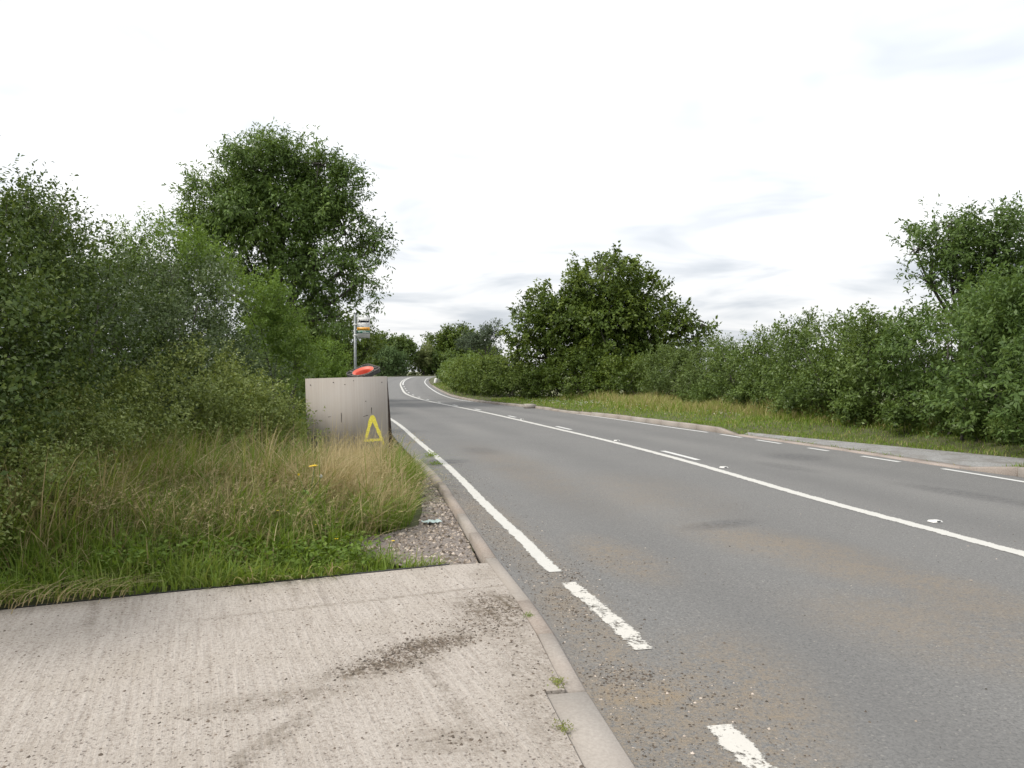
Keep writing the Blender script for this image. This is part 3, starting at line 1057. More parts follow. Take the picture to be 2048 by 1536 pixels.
# long arching strands lying over the rest
P = scatter(9000, -6.5, -.6, 4.2, 12, LP)
P = P[dist_line(P, EDGE_LINE) > .12][:2000]
n = len(P)
mb = MB()
k_ = np.clip(dist_line(P, EDGE_LINE) / 1.2, .35, 1)
blades(mb, np.column_stack([P, lverge_z(P) - .02]), (.45 + .35 * rng.random(n)) * k_, .006 + .005 * rng.random(n), rng.normal(-.6, 1.2, n), 1.0 + .45 * rng.random(n), np.where(rng.random(n) < .5, .22 + .3 * rng.random(n), .6 + .4 * rng.random(n)), rng, (0, .2, .4, .6, .75, .88))
n = 160
P = np.stack([rng.uniform(-4.2, -2.5, n), np.zeros(n)], 1)
P[:, 1] = 4.73 + (P[:, 0] + 3.16) * .41 + rng.normal(size=n) * .05 - .03
blades(mb, np.column_stack([P, .03 + .03 * rng.random(n)]), .12 + .2 * rng.random(n), .006 + .003 * rng.random(n), rng.normal(.2, .5, n), 1.4 + .1 * rng.random(n), .7 + .3 * rng.random(n), rng, (0, .2, .4, .6, .75, .88))
n = 700
u_ = rng.random(n) ** .9
P = np.stack([-5.2 + 4.5 * u_, np.zeros(n)], 1)
P[:, 1] = np.interp(P[:, 0], [-9.5, -3.16, -.5], [2.16, 4.75, 5.86]) + .02 + np.abs(rng.normal(size=n)) * .05
keep = vnoise(P, 3.5, 41) > .42
P = P[keep]
n = len(P)
blades(mb, np.column_stack([P, np.full(n, -.02)]), .12 + .22 * rng.random(n) ** 1.5, .006 + .005 * rng.random(n), rng.normal(-1.1, .6, n), .8 + .6 * rng.random(n), np.where(rng.random(n) < .75, .12 + .3 * rng.random(n), .6 + .4 * rng.random(n)), rng, (0, .2, .4, .6, .75, .88))
tag(mb.build('arching_grass', M['grass']), 'long arching pale blades lying over the left verge grass', 'grass', None, 'stuff')
# small round weed leaves low in the front grass
P = scatter(9000, -4.5, -.6, 4.6, 8, LP)
P = P[(dist_line(P, EDGE_LINE) < 1.3) & (vnoise(P, 2.2, 31) > .52)][:2600]
n = len(P)
mb = MB()
D = unit(rng.normal(size=(n, 3)) * (1, 1, .3) + (0, 0, .25))
for rep_ in range(2):
    q = np.column_stack([P + rng.normal(size=(n, 2)) * .03, lverge_z(P) + .05 + .14 * rng.random(n)])
    D = unit(rng.normal(size=(n, 3)) * (1, 1, .3) + (0, 0, .25))
    Nn = unit(rng.normal(size=(n, 3)) * .4 + (0, 0, 1))
    S = unit(np.cross(D, Nn))
    L_ = (.025 + .03 * rng.random(n))[:, None]
    V = np.stack([q, q + D * L_ * .5 - S * L_ * .3, q + D * L_, q + D * L_ * .5 + S * L_ * .3], 1).reshape(-1, 3)
    mb.add(V, np.arange(4 * n).reshape(-1, 4), None, .35 * rng.random(n))
tag(mb.build('ground_weeds', M['grass']), 'low leafy weeds mixed into the grass along the apron', 'weeds', None, 'stuff')

P = scatter(26000, -5.6, -2.4, 5.4, 12.4, [(-4.9, 5.2), (-3.3, 5.6), (-3.6, 8), (-3.5, 10), (-3.2, 11.2), (-3.5, 12.0), (-4.8, 12.2), (-5.3, 9.5)])[:3600]
n = len(P)
mb = MB()
blades(mb, np.column_stack([P, lverge_z(P)]), .6 + .5 * rng.random(n), .006 + .006 * rng.random(n), rng.normal(-.7, .9, n), .35 + .8 * rng.random(n), np.where(rng.random(n) < .55, .15 + .35 * rng.random(n), .55 + .45 * rng.random(n)), rng, (0, .3, .55, .8))
tag(mb.build('tall_grass', M['grass']), 'tall rank grass climbing into the foot of the left hedge', 'grass', None, 'stuff')
# straw flower stems with thin seed heads
n = 2300
P = scatter(n * 4, -5.2, -1.0, 5.6, 12.6, LP)
keep = (dist_line(P, EDGE_LINE) > .7) & (dist_line(P, SIDE_L[:18]) > .35) & (vnoise(P, 1.3, 9) > .35)
P = P[keep][:n]
n = len(P)
mb = MB()
h = .42 + .38 * rng.random(n)
az_ = rng.normal(-.4, .9, n)
bend = .25 + .6 * rng.random(n)
Z = np.column_stack([P, lverge_z(P)])
tn = .72 + .28 * rng.random(n)
blades(mb, Z, h, np.full(n, .0028), az_, bend, tn, rng)
D = np.stack([np.cos(az_), np.sin(az_), np.zeros(n)], 1)
for k in range(7):
    t_ = .74 + .26 * rng.random(n)
    c_ = Z + np.array([0, 0, 1.]) * (h * (t_ - .42 * bend * t_ ** 2.2))[:, None] + D * (h * bend * .85 * t_ ** 1.8)[:, None]
    d = D * .5 + rng.normal(size=(n, 3)) * .35 + np.array([0, 0, .2])
    d /= np.linalg.norm(d, axis=1)[:, None]
    s_ = np.cross(d, rng.normal(size=(n, 3)))
    s_ /= np.linalg.norm(s_, axis=1)[:, None]
    L_ = .022 + .02 * rng.random(n)
    V = np.stack([c_, c_ + d * (L_ * .5)[:, None] + s_ * .0028, c_ + d * L_[:, None], c_ + d * (L_ * .5)[:, None] - s_ * .0028], 1).reshape(-1, 3)
    mb.add(V, np.arange(4 * n).reshape(-1, 4), None, tn)
tag(mb.build('seeding_grass', M['grass']), 'pale seed heads nodding above the long grass', 'grass', None, 'stuff')

# right verge
RV = [tuple(p) for p in (kerb_r + normals(kerb_r) * .15)[::20] if -2 < p[1] < 100]
RV = RV + [(-7.6, 97), (-6.0, 88), (-4.2, 72), (-1.9, 56), (-.6, 45), (2.4, 38.2), (6, 35.2), (9.3, 27), (9.6, 20), (9.7, 14), (10.3, 10), (11.4, 2), (11.6, -2)]
pts = []
for (n_, x0, x1, y0, y1) in ((48000, 4, 12, 8, 21), (42000, -1, 10, 20, 38), (20000, -8, 3, 36, 96)):
    y = y0 + (y1 - y0) * rng.random(n_)
    x = x0 + (x1 - x0) * rng.random(n_)
    q = np.stack([x, y], 1)
    pts.append(q[inside(RV, q)])
P = np.vstack(pts)
dk = dist_line(P, kerb_r[::10])
cross = inside([tuple(p) for p in cr_in] + [tuple(p) for p in cr_out[::-1]], P)
P, dk = P[~cross], dk[~cross]
n = len(P)
cl = vnoise(P, .8, 21)
cl2 = vnoise(P, 3.0, 22)
fardry = np.clip((dk - 2.3) / 1.2, 0, 1) * np.clip((P[:, 1] - 14.5) / 3, 0, 1) * np.clip((37 - P[:, 1]) / 3, 0, 1) + .5 * np.clip((P[:, 1] - 20) / 4, 0, 1) * np.clip((33 - P[:, 1]) / 4, 0, 1) * np.clip((dk - 1.3) / .8, 0, 1)
fardry = np.clip(fardry, 0, 1)
h = (.05 + .07 * rng.random(n)) * (.5 + 1.1 * cl2) + fardry * (.15 + .42 * rng.random(n)) * (.4 + cl)
w = (.010 + .008 * rng.random(n)) * np.clip(P[:, 1] / 20, .8, 3.5)
tint = np.where(rng.random(n) < (.08 + .30 * cl * cl2 + .66 * fardry), .55 + .45 * rng.random(n), .5 * rng.random(n))
mb = MB()
blades(mb, np.column_stack([P, zt(P[:, 1]) + rz(P) - .01]), h, w, rng.random(n) * 6.283, .3 + .6 * rng.random(n), tint, rng, (0, .5))
tag(mb.build('verge_grass', M['lawn']), 'short bright grass with a straw fringe on the right verge', 'grass', None, 'stuff')
# white clover and daisies in the right verge
c0 = np.array([(1.6, 31.5), (2.9, 29.6), (3.3, 29.0), (.9, 33.0), (4.2, 26.0), (1.4, 32.0), (2.4, 30.0), (3.0, 29.4), (2.2, 30.8), (6.0, 22)])
ci = rng.integers(0, len(c0), 190)
P = c0[ci] + rng.normal(size=(190, 2)) * np.array([.55, .7])
P = P[(dist_line(P, kerb_r[::10]) > .3) & inside(RV, P)]
n = len(P)
mb = MB()
base = np.column_stack([P, zt(P[:, 1]) + rz(P) + .10 + .08 * rng.random(n)])
for k in range(5):
    a = k * 1.2566 + rng.random(n)
    r_ = .022 + .014 * rng.random(n)
    d = np.stack([np.cos(a), np.sin(a), .2 * np.ones(n)], 1) * r_[:, None]
    s_ = np.stack([-np.sin(a), np.cos(a), np.zeros(n)], 1) * (r_ * .5)[:, None]
    V = np.stack([base, base + d * .6 + s_, base + d, base + d * .6 - s_], 1).reshape(-1, 3)
    mb.add(V, np.arange(4 * n).reshape(-1, 4))
tag(mb.build('white_wildflowers', M['white_petal']), 'tiny white flowers scattered through the right verge grass', 'wildflowers', None, 'stuff')


# ------------------------------------------------------------------ crumbs and stones
def crumbs(name, label, P, z, size, tint, flat=.6):
    n = len(P)
    base = np.array([(1, 0, 0), (0, 1, 0), (-1, 0, 0), (0, -1, 0), (0, 0, 1)], float)
    V = base[None] * (1 + .35 * rng.normal(size=(n, 5, 1))) * size[:, None, None]
    a = rng.random(n) * 6.28
    x = V[:, :, 0] * np.cos(a)[:, None] - V[:, :, 1] * np.sin(a)[:, None]
    y = V[:, :, 0] * np.sin(a)[:, None] + V[:, :, 1] * np.cos(a)[:, None]
    V = np.stack([x, y, np.abs(V[:, :, 2]) * flat], -1)
    V += np.concatenate([P, z[:, None]], 1)[:, None]
    T = (np.arange(n)[:, None, None] * 5 + np.array([(0, 1, 4), (1, 2, 4), (2, 3, 4), (3, 0, 4)])[None]).reshape(-1, 3)
    mb = MB()
    mb.add(V.reshape(-1, 3), None, T, None, np.repeat(tint, 4))
    return tag(mb.build(name, M['stones']), label, None, None, 'stuff')


def gauss(c, sx, sy, rot_, n):
    p = rng.normal(size=(n, 2)) * (sx, sy)
    return np.stack([p[:, 0] * math.cos(rot_) - p[:, 1] * math.sin(rot_) + c[0], p[:, 0] * math.sin(rot_) + p[:, 1] * math.cos(rot_) + c[1]], 1)


P = np.vstack([gauss((-.45, 4.12), .15, .055, .5, 1500), gauss((-.64, 3.86), .14, .06, .5, 1100), gauss((-.56, 4.22), .03, .02, 0, 60), gauss((-.1, 4.75), .13, .22, .2, 1300), gauss((-.25, 4.4), .14, .12, 0, 500), gauss((0, 4.0), .08, .4, .2, 300), gauss((-1.05, 3.45), .22, .05, .35, 140), gauss((-1.3, 3.2), .2, .06, .3, 60),
               gauss((-.2, 3.05), .08, .05, 0, 60), gauss((-.9, 3.05), .2, .15, 0, 60), np.stack([rng.uniform(-3.5, .2, 1500), rng.uniform(2.7, 5.9, 1500)], 1)])
P = P[inside(poly, P)]
n = len(P)
crumbs('soil_crumbs', 'brown soil crumbs dropped on the concrete apron', P, np.full(n, .023), .0028 + .0085 * rng.random(n) ** 3.5, .45 * rng.random(n) + .25 * (rng.random(n) < .10))
# debris in the channel between kerb and edge line
pa = []
kk = kerb_l[(kerb_l[:, 1] > 2.2) & (kerb_l[:, 1] < 13)]
nk = normals(kk)
idx = rng.integers(0, len(kk), 3600)
pa.append(kk[idx] + nk[idx] * (np.abs(rng.normal(size=3600)) * .14 + .01)[:, None])
idx = rng.integers(0, len(kk), 2200)
pa.append(kk[idx] + nk[idx] * (.15 + .5 * rng.random(2200))[:, None])
pa += [gauss((.55, 3.75), .12, .10, 0, 350), gauss((.95, 3.4), .2, .3, 0, 350), gauss((.42, 4.85), .10, .25, .2, 450), gauss((.4, 5.6), .10, .16, .2, 300), gauss((.8, 6.0), .3, .2, 0, 200), np.stack([rng.uniform(.6, 5, 700), rng.uniform(2.8, 9, 700)], 1)]
P = np.vstack(pa)
P = P + rng.normal(size=P.shape) * .03
P = P[P[:, 0] > np.interp(P[:, 1], kerb_l[::-1, 1] if kerb_l[0, 1] > kerb_l[-1, 1] else kerb_l[:, 1], kerb_l[::-1, 0] if kerb_l[0, 1] > kerb_l[-1, 1] else kerb_l[:, 0]) + .012]
n = len(P)
crumbs('road_grit', 'loose grit and mud crumbs along the road channel by the left kerb', P, np.full(n, .001), .0022 + .0065 * rng.random(n) ** 3.5, np.where(rng.random(n) < .16, .7 + .3 * rng.random(n), .35 * rng.random(n)))
y = rng.random(4200)
P = np.stack([rng.uniform(-1.4, -.2, 9000), rng.uniform(5.9, 11, 9000)], 1)
P = P[inside(gp, P)]
n = len(P)
crumbs('gravel', 'brown and pale pebbles on the bare patch behind the kerb', P, np.full(n, -.02), .006 + .016 * rng.random(n) ** 2, rng.random(n) ** .9 * .98, .8)


# ------------------------------------------------------------------ foliage machinery
def sublobes(lobes, per_m2, rf, rng, zmin=0.0):
    """clumps set on and inside the lobes -> centres, radii, outward direction"""
    C, S, N = [], [], []
    for (x, y, z, rx, ry, rz_) in lobes:
        rad = np.array([rx, ry, rz_])
        area = 4 * math.pi * ((rx * ry) ** 1.6 / 3 + (rx * rz_) ** 1.6 / 3 + (ry * rz_) ** 1.6 / 3) ** (1 / 1.6)
        k = max(5, int(area * per_m2))
        u = unit(rng.normal(size=(k, 3)))
        rr = .56 + .48 * rng.random((k, 1)) ** .8
        inner = rng.random((k, 1)) < .16
        rr = np.where(inner, .2 + .4 * rng.random((k, 1)), rr)
        c_ = np.array([x, y, z]) + u * rad * rr
        m = rad.min() if rad.min() > .45 * rad.max() else .5 * (rad.min() + rad.mean())
        r_ = m * rf * (.6 + .8 * rng.random(k))
        ok = c_[:, 2] > zmin + .1
        C.append(c_[ok]); S.append(r_[ok]); N.append(unit(u / rad)[ok])
    return np.concatenate(C), np.concatenate(S), np.concatenate(N)


def leaf_quads(mb, P, D, Nn, L, W, tint, fold=.18):
    S = unit(np.cross(D, Nn))
    N2 = np.cross(S, D)
    mid = P + D * (L * .48)[:, None] + N2 * (W * fold)[:, None]
    hw = (W * .5)[:, None]
    droop = N2 * (-L * .10)[:, None]
    V = np.stack([P, mid - S * hw, P + D * L[:, None] + droop, mid + S * hw], 1).reshape(-1, 3)
    mb.add(V, np.arange(4 * len(P)).reshape(-1, 4), None, tint)


def twigs(mb, C, S, N, n_tw, n_lf, tl, L, W, rng, droop=.15, up=.35, patch=None, lobtint=.35, jitter=.45, zmin=.05):
    """leafy twigs spread over clumps"""
    p = S ** 2 / (S ** 2).sum()
    k = rng.choice(len(C), n_tw, p=p)
    u = unit(rng.normal(size=(n_tw, 3)) * .9 + N[k] * .5 + np.array([0, 0, .55]))
    P = C[k] + u * (S[k] * (.35 + .7 * rng.random(n_tw) ** .7))[:, None]
    A = unit(u * .7 + N[k] * .45 + np.array([0, 0, up]) + rng.normal(size=(n_tw, 3)) * .4)
    ct = rng.random(len(C))
    tt = rng.random(n_tw)
    TL = tl * (.55 + .9 * rng.random(n_tw))
    pos = rng.random((n_tw, n_lf))
    q = P[:, None] + A[:, None] * (TL[:, None] * pos)[..., None]
    side = unit(rng.normal(size=(n_tw, n_lf, 3)))
    D = unit(A[:, None] * .45 + side * .8 + np.array([0, 0, -droop]))
    q = q + side * (L * .25)
    Nn = unit(np.array([0, 0, .62]) + rng.normal(size=(n_tw, n_lf, 3)) * jitter * .85 + u[:, None] * .85 + N[k][:, None] * .2)
    q, D, Nn = q.reshape(-1, 3), D.reshape(-1, 3), Nn.reshape(-1, 3)
    m = n_tw * n_lf
    LL = L * (.6 + .75 * rng.random(m))
    WW = LL * (W / L) * (.8 + .4 * rng.random(m))
    tint = lobtint * np.repeat(ct[k], n_lf) + .25 * np.repeat(tt, n_lf) + (.75 - lobtint) * rng.random(m)
    ok = q[:, 2] > zmin
    leaf_quads(mb, q[ok], D[ok], Nn[ok], LL[ok], WW[ok], np.clip(tint[ok], 0, 1))


def shoots(mb, wood, P, h, lean, n_lf, L, W, rng):
    """upright leafy shoots standing proud of a hedge"""
    for p, hh in zip(P, h):
        a = np.array([rng.normal() * lean, rng.normal() * lean, 1.0])
        a /= np.linalg.norm(a)
        cv = np.array([rng.normal(), rng.normal(), 0]) * .08 * hh
        ts = np.linspace(0, 1, 5)
        sp_ = p + a * (hh * ts)[:, None] + cv * (ts ** 2)[:, None]
        wood.tube(sp_, np.linspace(.007, .002, 5), 3, False)
        m = int(n_lf * hh)
        t_ = rng.random(m) ** .8
        q = p + a * (hh * t_)[:, None] + cv * (t_ ** 2)[:, None]
        D = unit(np.array([0, 0, .5]) + rng.normal(size=(m, 3)) * .7)
        leaf_quads(mb, q, D, unit(rng.normal(size=(m, 3)) + np.array([0, 0, .4])), L * (.6 + .6 * rng.random(m)), W * (.7 + .5 * rng.random(m)), .3 + .6 * rng.random(m))


def limb(wood, a, b, r0, r1, rng, n=6, seg=6, wob=.06):
    a, b = np.asarray(a, float), np.asarray(b, float)
    t_ = np.linspace(0, 1, seg)[:, None]
    L = np.linalg.norm(b - a)
    mid = (a + b) / 2 + np.array([0, 0, L * .10]) + rng.normal(size=3) * L * wob
    pts = a * (1 - t_) ** 2 + 2 * mid * t_ * (1 - t_) + b * t_ ** 2
    wood.tube(pts, np.linspace(r0, r1, seg), n, True)


def skeleton(wood, base, fork, lobes, C, S, r, rng, twig=.6):
    """trunk to the fork, a limb to each lobe, a branch to each clump"""
    base, fork = np.asarray(base, float), np.asarray(fork, float)
    limb(wood, base, fork, r, r * .75, rng, 9, 7, .03)
    lob = np.array(lobes)
    lc = lob[:, :3]
    for c_ in lob:
        tgt = c_[:3] - np.array([0, 0, c_[5] * .25])
        limb(wood, fork + rng.normal(size=3) * r * .3, tgt, r * .42, r * .12, rng, 6, 7, .07)
    for c_, s_ in zip(C, S):
        if rng.random() > twig:
            continue
        k = np.argmin(np.linalg.norm(lc - c_, axis=1))
        tgt = lc[k] - np.array([0, 0, lob[k, 5] * .25])
        limb(wood, tgt + rng.normal(size=3) * .05, c_, r * .14, r * .03, rng, 4, 4, .1)


def plant(name, label, cat, base, lobes, mat, n_tw, n_lf, tl, L, W, seed, fork=None, r=.05, per_m2=4.0, rf=.30, droop=.15, up=.35, group=None, twig=.6, stems=None, shoot=None, zmin=.05, leafname='foliage', lobtint=.35, jitter=.45):
    rng = np.random.default_rng(seed)
    root = empty(name, base)
    tag(root, label, cat, group)
    bz = np.array(base)
    lobes = [(a - bz[0], b - bz[1], c_ - bz[2], d, e, f) for a, b, c_, d, e, f in lobes]
    C, S, N = sublobes(lobes, per_m2, rf, rng, zmin)
    wood, mb = MB(), MB()
    if fork is not None:
        skeleton(wood, (0, 0, -.15), np.array(fork) - bz, lobes, C, S, r, rng, twig)
    else:
        lob = np.array(lobes)
        for l_ in lob:
            for _ in range(stems or 4):
                b0 = np.array([l_[0] + rng.normal() * l_[3] * .35, l_[1] + rng.normal() * l_[4] * .35, -.12])
                e0 = l_[:3] + rng.normal(size=3) * l_[3:] * .45
                limb(wood, b0, e0, r, r * .3, rng, 5, 6, .08)
        for l0, l1 in zip(lob[:-1], lob[1:]):
            limb(wood, (l0[0], l0[1], -.02), (l1[0], l1[1], -.02), r * .8, r * .6, rng, 5, 6, .02)
        for c_ in C:
            if rng.random() < twig * .5:
                k = np.argmin(np.linalg.norm(lob[:, :3] - c_, axis=1))
                limb(wood, lob[k, :3] + (c_ - lob[k, :3]) * .2 - np.array([0, 0, .3]), c_, r * .4, r * .12, rng, 4, 4, .1)
    twigs(mb, C, S, N, n_tw, n_lf, tl, L, W, rng, droop, up, zmin=zmin, lobtint=lobtint, jitter=jitter)
    if shoot is not None:
        for (line, cnt, hmin, hmax, lean, nl, sl, sw) in shoot:
            line = np.array(line, float) - bz
            u = rng.random(cnt) * (len(line) - 1)
            i0 = np.minimum(u.astype(int), len(line) - 2)
            f = (u - i0)[:, None]
            Pp = line[i0] * (1 - f) + line[i0 + 1] * f + rng.normal(size=(cnt, 3)) * np.array([.25, .25, .08])
            shoots(mb, wood, Pp, hmin + (hmax - hmin) * rng.random(cnt) ** 1.6, lean, nl, sl, sw, rng)
    wood.build('trunk' if fork is not None else 'stem', M['bark'], root, smooth=True)
    o = mb.build('crown' if fork is not None else leafname, M[mat], root)
    o['kind'] = 'stuff'
    return root


# ---------------- left hedge
plant('blackthorn_hedge', 'tall dark blackthorn hedge section with upright shoots filling the left side of view', 'hedge', (-5.3, 6.8, .05),
      [(-4.75, 4.2, 1.4, 1.0, 1.2, 1.2), (-5.0, 5.9, 1.6, 1.1, 1.2, 1.25), (-5.5, 7.6, 1.82, 1.1, 1.2, 1.38), (-5.85, 9.5, 1.82, 1.1, 1.2, 1.40), (-6.4, 7.2, 2.0, 1.1, 1.6, 1.35), (-6.9, 9.6, 2.0, 1.0, 1.5, 1.35)], 'thorn', 12500, 15, .30, .046, .027, 101,
      r=.03, per_m2=2.4, rf=.36, up=.6, twig=.8, stems=7, lobtint=.3,
      shoot=[([(-4.7, 5.6, 2.6), (-5.0, 6.6, 2.65), (-5.3, 7.6, 2.9)], 60, .2, .5, .2, 90, .036, .02), ([(-5.2, 7.2, 3.0), (-5.9, 9.8, 3.0)], 54, .2, .6, .2, 90, .034, .018)])
plant('hawthorn_bush', 'rounded grey green hawthorn bush in the middle of the left hedge', 'bush', (-6.3, 13.6, .06),
      [(-5.95, 11.6, 1.5, 1.05, 1.2, 1.65), (-6.2, 13.6, 1.75, 1.15, 1.3, 1.75), (-6.45, 15.6, 1.55, 1.2, 1.2, 1.70), (-5.5, 12.2, .9, .7, .9, .8), (-5.75, 14.6, .95, .8, 1.1, .9), (-5.9, 16.2, 1.3, .8, .8, 1.35), (-6.9, 13.8, 1.8, .9, 1.8, 1.4)], 'haw', 7600, 15, .34, .052, .031, 102,
      r=.03, per_m2=2.4, rf=.35, up=.3, twig=.6, stems=6, lobtint=.25,
      shoot=[([(-6.0, 11.4, 2.95), (-6.4, 15.5, 3.15)], 40, .15, .45, .3, 70, .04, .025)])
plant('ash_sapling', 'light green ash sapling rising behind the grey hawthorn bush', 'sapling', (-7.1, 15.8, .05),
      [(-6.9, 15.5, 3.45, .85, .85, .75), (-7.6, 15.6, 3.3, .7, .7, .8), (-6.2, 16.2, 3.1, .6, .6, .6), (-8.3, 15.2, 3.0, .7, .7, .7)], 'sapling', 850, 20, .42, .085, .026, 103,
      fork=(-7.1, 15.8, 2.2), r=.06, per_m2=5.5, rf=.32, droop=.35, up=.5)
plant('ash_sapling', 'light green ash sapling at the right end of the left hedge beside the board', 'sapling', (-5.7, 18.4, .05),
      [(-5.9, 18.0, 3.0, .5, .5, .5), (-5.55, 18.4, 2.35, .5, .5, .55), (-5.2, 18.5, 1.75, .4, .4, .55), (-6.4, 17.8, 3.45, .35, .35, .38)], 'sapling', 620, 20, .42, .085, .027, 104,
      fork=(-5.7, 18.4, 1.2), r=.05, per_m2=6, rf=.32, droop=.3, up=.4)
plant('bramble', 'low bramble thicket spilling over the long grass at the foot of the hawthorn', 'bramble', (-4.5, 10.6, .04),
      [(-4.85, 9.2, .55, .75, 1.0, .65), (-4.7, 10.6, .65, .8, .9, .75), (-4.4, 11.6, .65, .85, .8, .75), (-3.75, 11.5, .50, .55, .6, .55), (-5.0, 12.6, .8, .8, .8, .9)], 'bramble', 4600, 12, .32, .044, .028, 105,
      r=.008, per_m2=8, rf=.26, up=.3, twig=.8, stems=6, zmin=0, leafname='foliage', lobtint=.15)
plant('bramble', 'dark bramble and nettle clump at the left edge in front of the blackthorn', 'bramble', (-4.1, 6.4, .04),
      [(-4.0, 5.2, .35, .4, .45, .42), (-4.15, 6.2, .45, .5, .6, .52), (-4.4, 7.3, .5, .5, .7, .6), (-4.7, 8.3, .55, .5, .6, .6)], 'bramble', 3000, 12, .28, .036, .02, 106,
      r=.007, per_m2=9, rf=.26, up=.4, twig=.8, stems=6, zmin=0, lobtint=.15)
# spray of twigs reaching across the left edge of the board
plant('hawthorn_shoot', 'thin leafy spray reaching in front of the left edge of the board', 'shoots', (-3.55, 11.35, .02),
      [(-3.35, 11.45, .95, .22, .2, .22), (-3.25, 11.4, .60, .28, .2, .22), (-3.0, 11.35, .40, .22, .2, .16)], 'bramble', 95, 10, .22, .035, .018, 107,
      r=.006, per_m2=14, rf=.45, up=.2, twig=.9, stems=3, zmin=0)

# ---------------- ash tree and what stands beneath it
plant('ash_tree', 'tall broad ash tree standing behind the left hedge', 'tree', (-9.9, 32.2, 0),
      [(-10.06, 32, 9.6, 1.9, 1.9, 1.2), (-11.9, 32.5, 8.4, 1.35, 1.5, 1.1), (-8.0, 32.5, 8.8, 1.25, 1.4, 1.2), (-13.0, 32, 7.2, .95, 1.1, .85), (-13.4, 32.3, 6.2, .8, .9, .6), (-6.95, 32, 7.5, 1.1, 1.2, 1.1), (-5.85, 32, 6.7, .58, .8, .8), (-10.6, 31.6, 7.9, 1.3, 1.5, .9), (-9.2, 31.4, 7.6, 1.0, 1.2, .7), (-8.2, 32, 6.1, 1.65, 1.8, 1.05), (-6.5, 32, 5.3, .9, .9, .85), (-11.5, 32, 7.1, 1.25, 1.4, .9), (-14.3, 33, 6.9, .6, .6, .5), (-9.0, 32.6, 4.3, 1.25, 1.4, .75), (-7.4, 32.3, 4.0, 1.0, 1, .8), (-9.85, 32, 10.3, 1.0, 1.1, .6), (-8.0, 32, 10.2, .5, .5, .45), (-10.4, 33.0, 6.2, 1.3, 1.3, .9), (-11.2, 32.5, 5.2, 1.0, 1.0, .7)],
      'ash', 4700, 15, .62, .18, .062, 111, fork=(-9.7, 32.2, 3.2), r=.26, per_m2=1.05, rf=.44, jitter=.4, droop=.5, up=.25, twig=.75, lobtint=.4)
plant('sallow_bush', 'bright green round bush beneath the ash tree left of the bus stop pole', 'bush', (-6.6, 26.5, 0),
      [(-6.35, 26.6, 1.35, .72, .8, 1.0), (-5.95, 26.2, .9, .55, .6, .8), (-7.0, 26.8, 1.1, .7, .8, 1.0)], 'sapling', 1500, 13, .30, .075, .034, 112, r=.03, per_m2=6, rf=.3, stems=5)
plant('hawthorn_tree', 'dark hawthorn tree in shade below the ash crown', 'tree', (-10.0, 37.5, 0),
      [(-9.6, 37.5, 3.4, 1.5, 1.6, 1.3), (-8.2, 37.8, 2.9, 1.0, 1.2, 1.3), (-11.2, 37.3, 3.2, 1.4, 1.6, 1.6), (-7.4, 38.5, 2.6, .8, .9, 1.2), (-9.4, 37.5, 1.5, 1.8, 1.4, 1.3)], 'oak', 1700, 12, .5, .15, .09, 113, fork=(-9.8, 37.5, 1.4), r=.13, per_m2=3, rf=.34)
plant('hazel_bush', 'mid green hedge bush between the ash trunk and the light sapling', 'bush', (-8.3, 27.5, 0),
      [(-7.7, 24.5, 1.6, .9, 1.4, 1.5), (-8.4, 27.5, 1.7, 1.1, 1.6, 1.6), (-6.9, 21.6, 1.4, .8, 1.4, 1.3), (-5.85, 19.6, 1.1, .7, .9, 1.1), (-9.2, 30.0, 1.7, 1.0, 1.4, 1.5)], 'hedge', 2100, 12, .40, .11, .06, 114, r=.03, per_m2=4, rf=.28, stems=5)

# ---------------- far left side
k = 0
lab = ['green hedge bush just beyond the ash tree on the left roadside', 'long mid green hedge bush behind the orange cone', 'olive hedge bush further along the left roadside', 'hedge bush by the left road edge before the bend', 'tall green hedge bush on the outside of the bend', 'grey green hedge bush at the outer apex of the bend', 'far hedge bush behind the road where it turns right', 'darker far hedge bush at the very back of the bend', 'yellowish far hedge bush behind the right hand end of the road']
for (x, y, rx, ry, h_, m_) in [(-11.6, 41, 1.6, 4.5, 2.9, 'hedge'), (-14.8, 52, 1.8, 6, 3.2, 'hedge'), (-18.2, 66, 2.0, 8, 3.4, 'hedge'), (-21.0, 82, 2.2, 9, 3.6, 'hedge'), (-23.8, 101, 2.4, 10, 3.9, 'hedge'), (-26.6, 124, 2.6, 12, 4.6, 'hedge'), (-26.0, 160, 4.2, 5, 5.4, 'far'), (-18.0, 178, 5.5, 3.2, 5.0, 'hedge'), (-8.5, 184, 5.5, 3.0, 5.0, 'hedgeyel')]:
    L_ = .12 if y < 60 else .2 if y < 110 else .34
    lo = [(x + dx * rx * .5, y + dy * ry * .55, zt(y) + h_ * .45, rx * .8, ry * .55, h_ * .5) for dx, dy in ((0, -.9), (.3, 0), (-.2, .9))]
    if rx > ry:
        lo = [(x + dx * rx * .6, y + dy, zt(y) + h_ * (.45 + .05 * dx), rx * .5, ry * .8, h_ * (.5 + .06 * dx)) for dx, dy in ((-.9, 0), (0, .3), (.9, 0))]
    plant('hedge_bush', lab[k], 'hedge', (x, y, float(zt(y))), lo, m_, 620, 11, .6 if y < 60 else 1.0, L_ * 1.4, L_ * .85, 130 + k, r=.04, per_m2=1.6, rf=.28, stems=3, group='hedge bushes along the far left roadside')
    k += 1
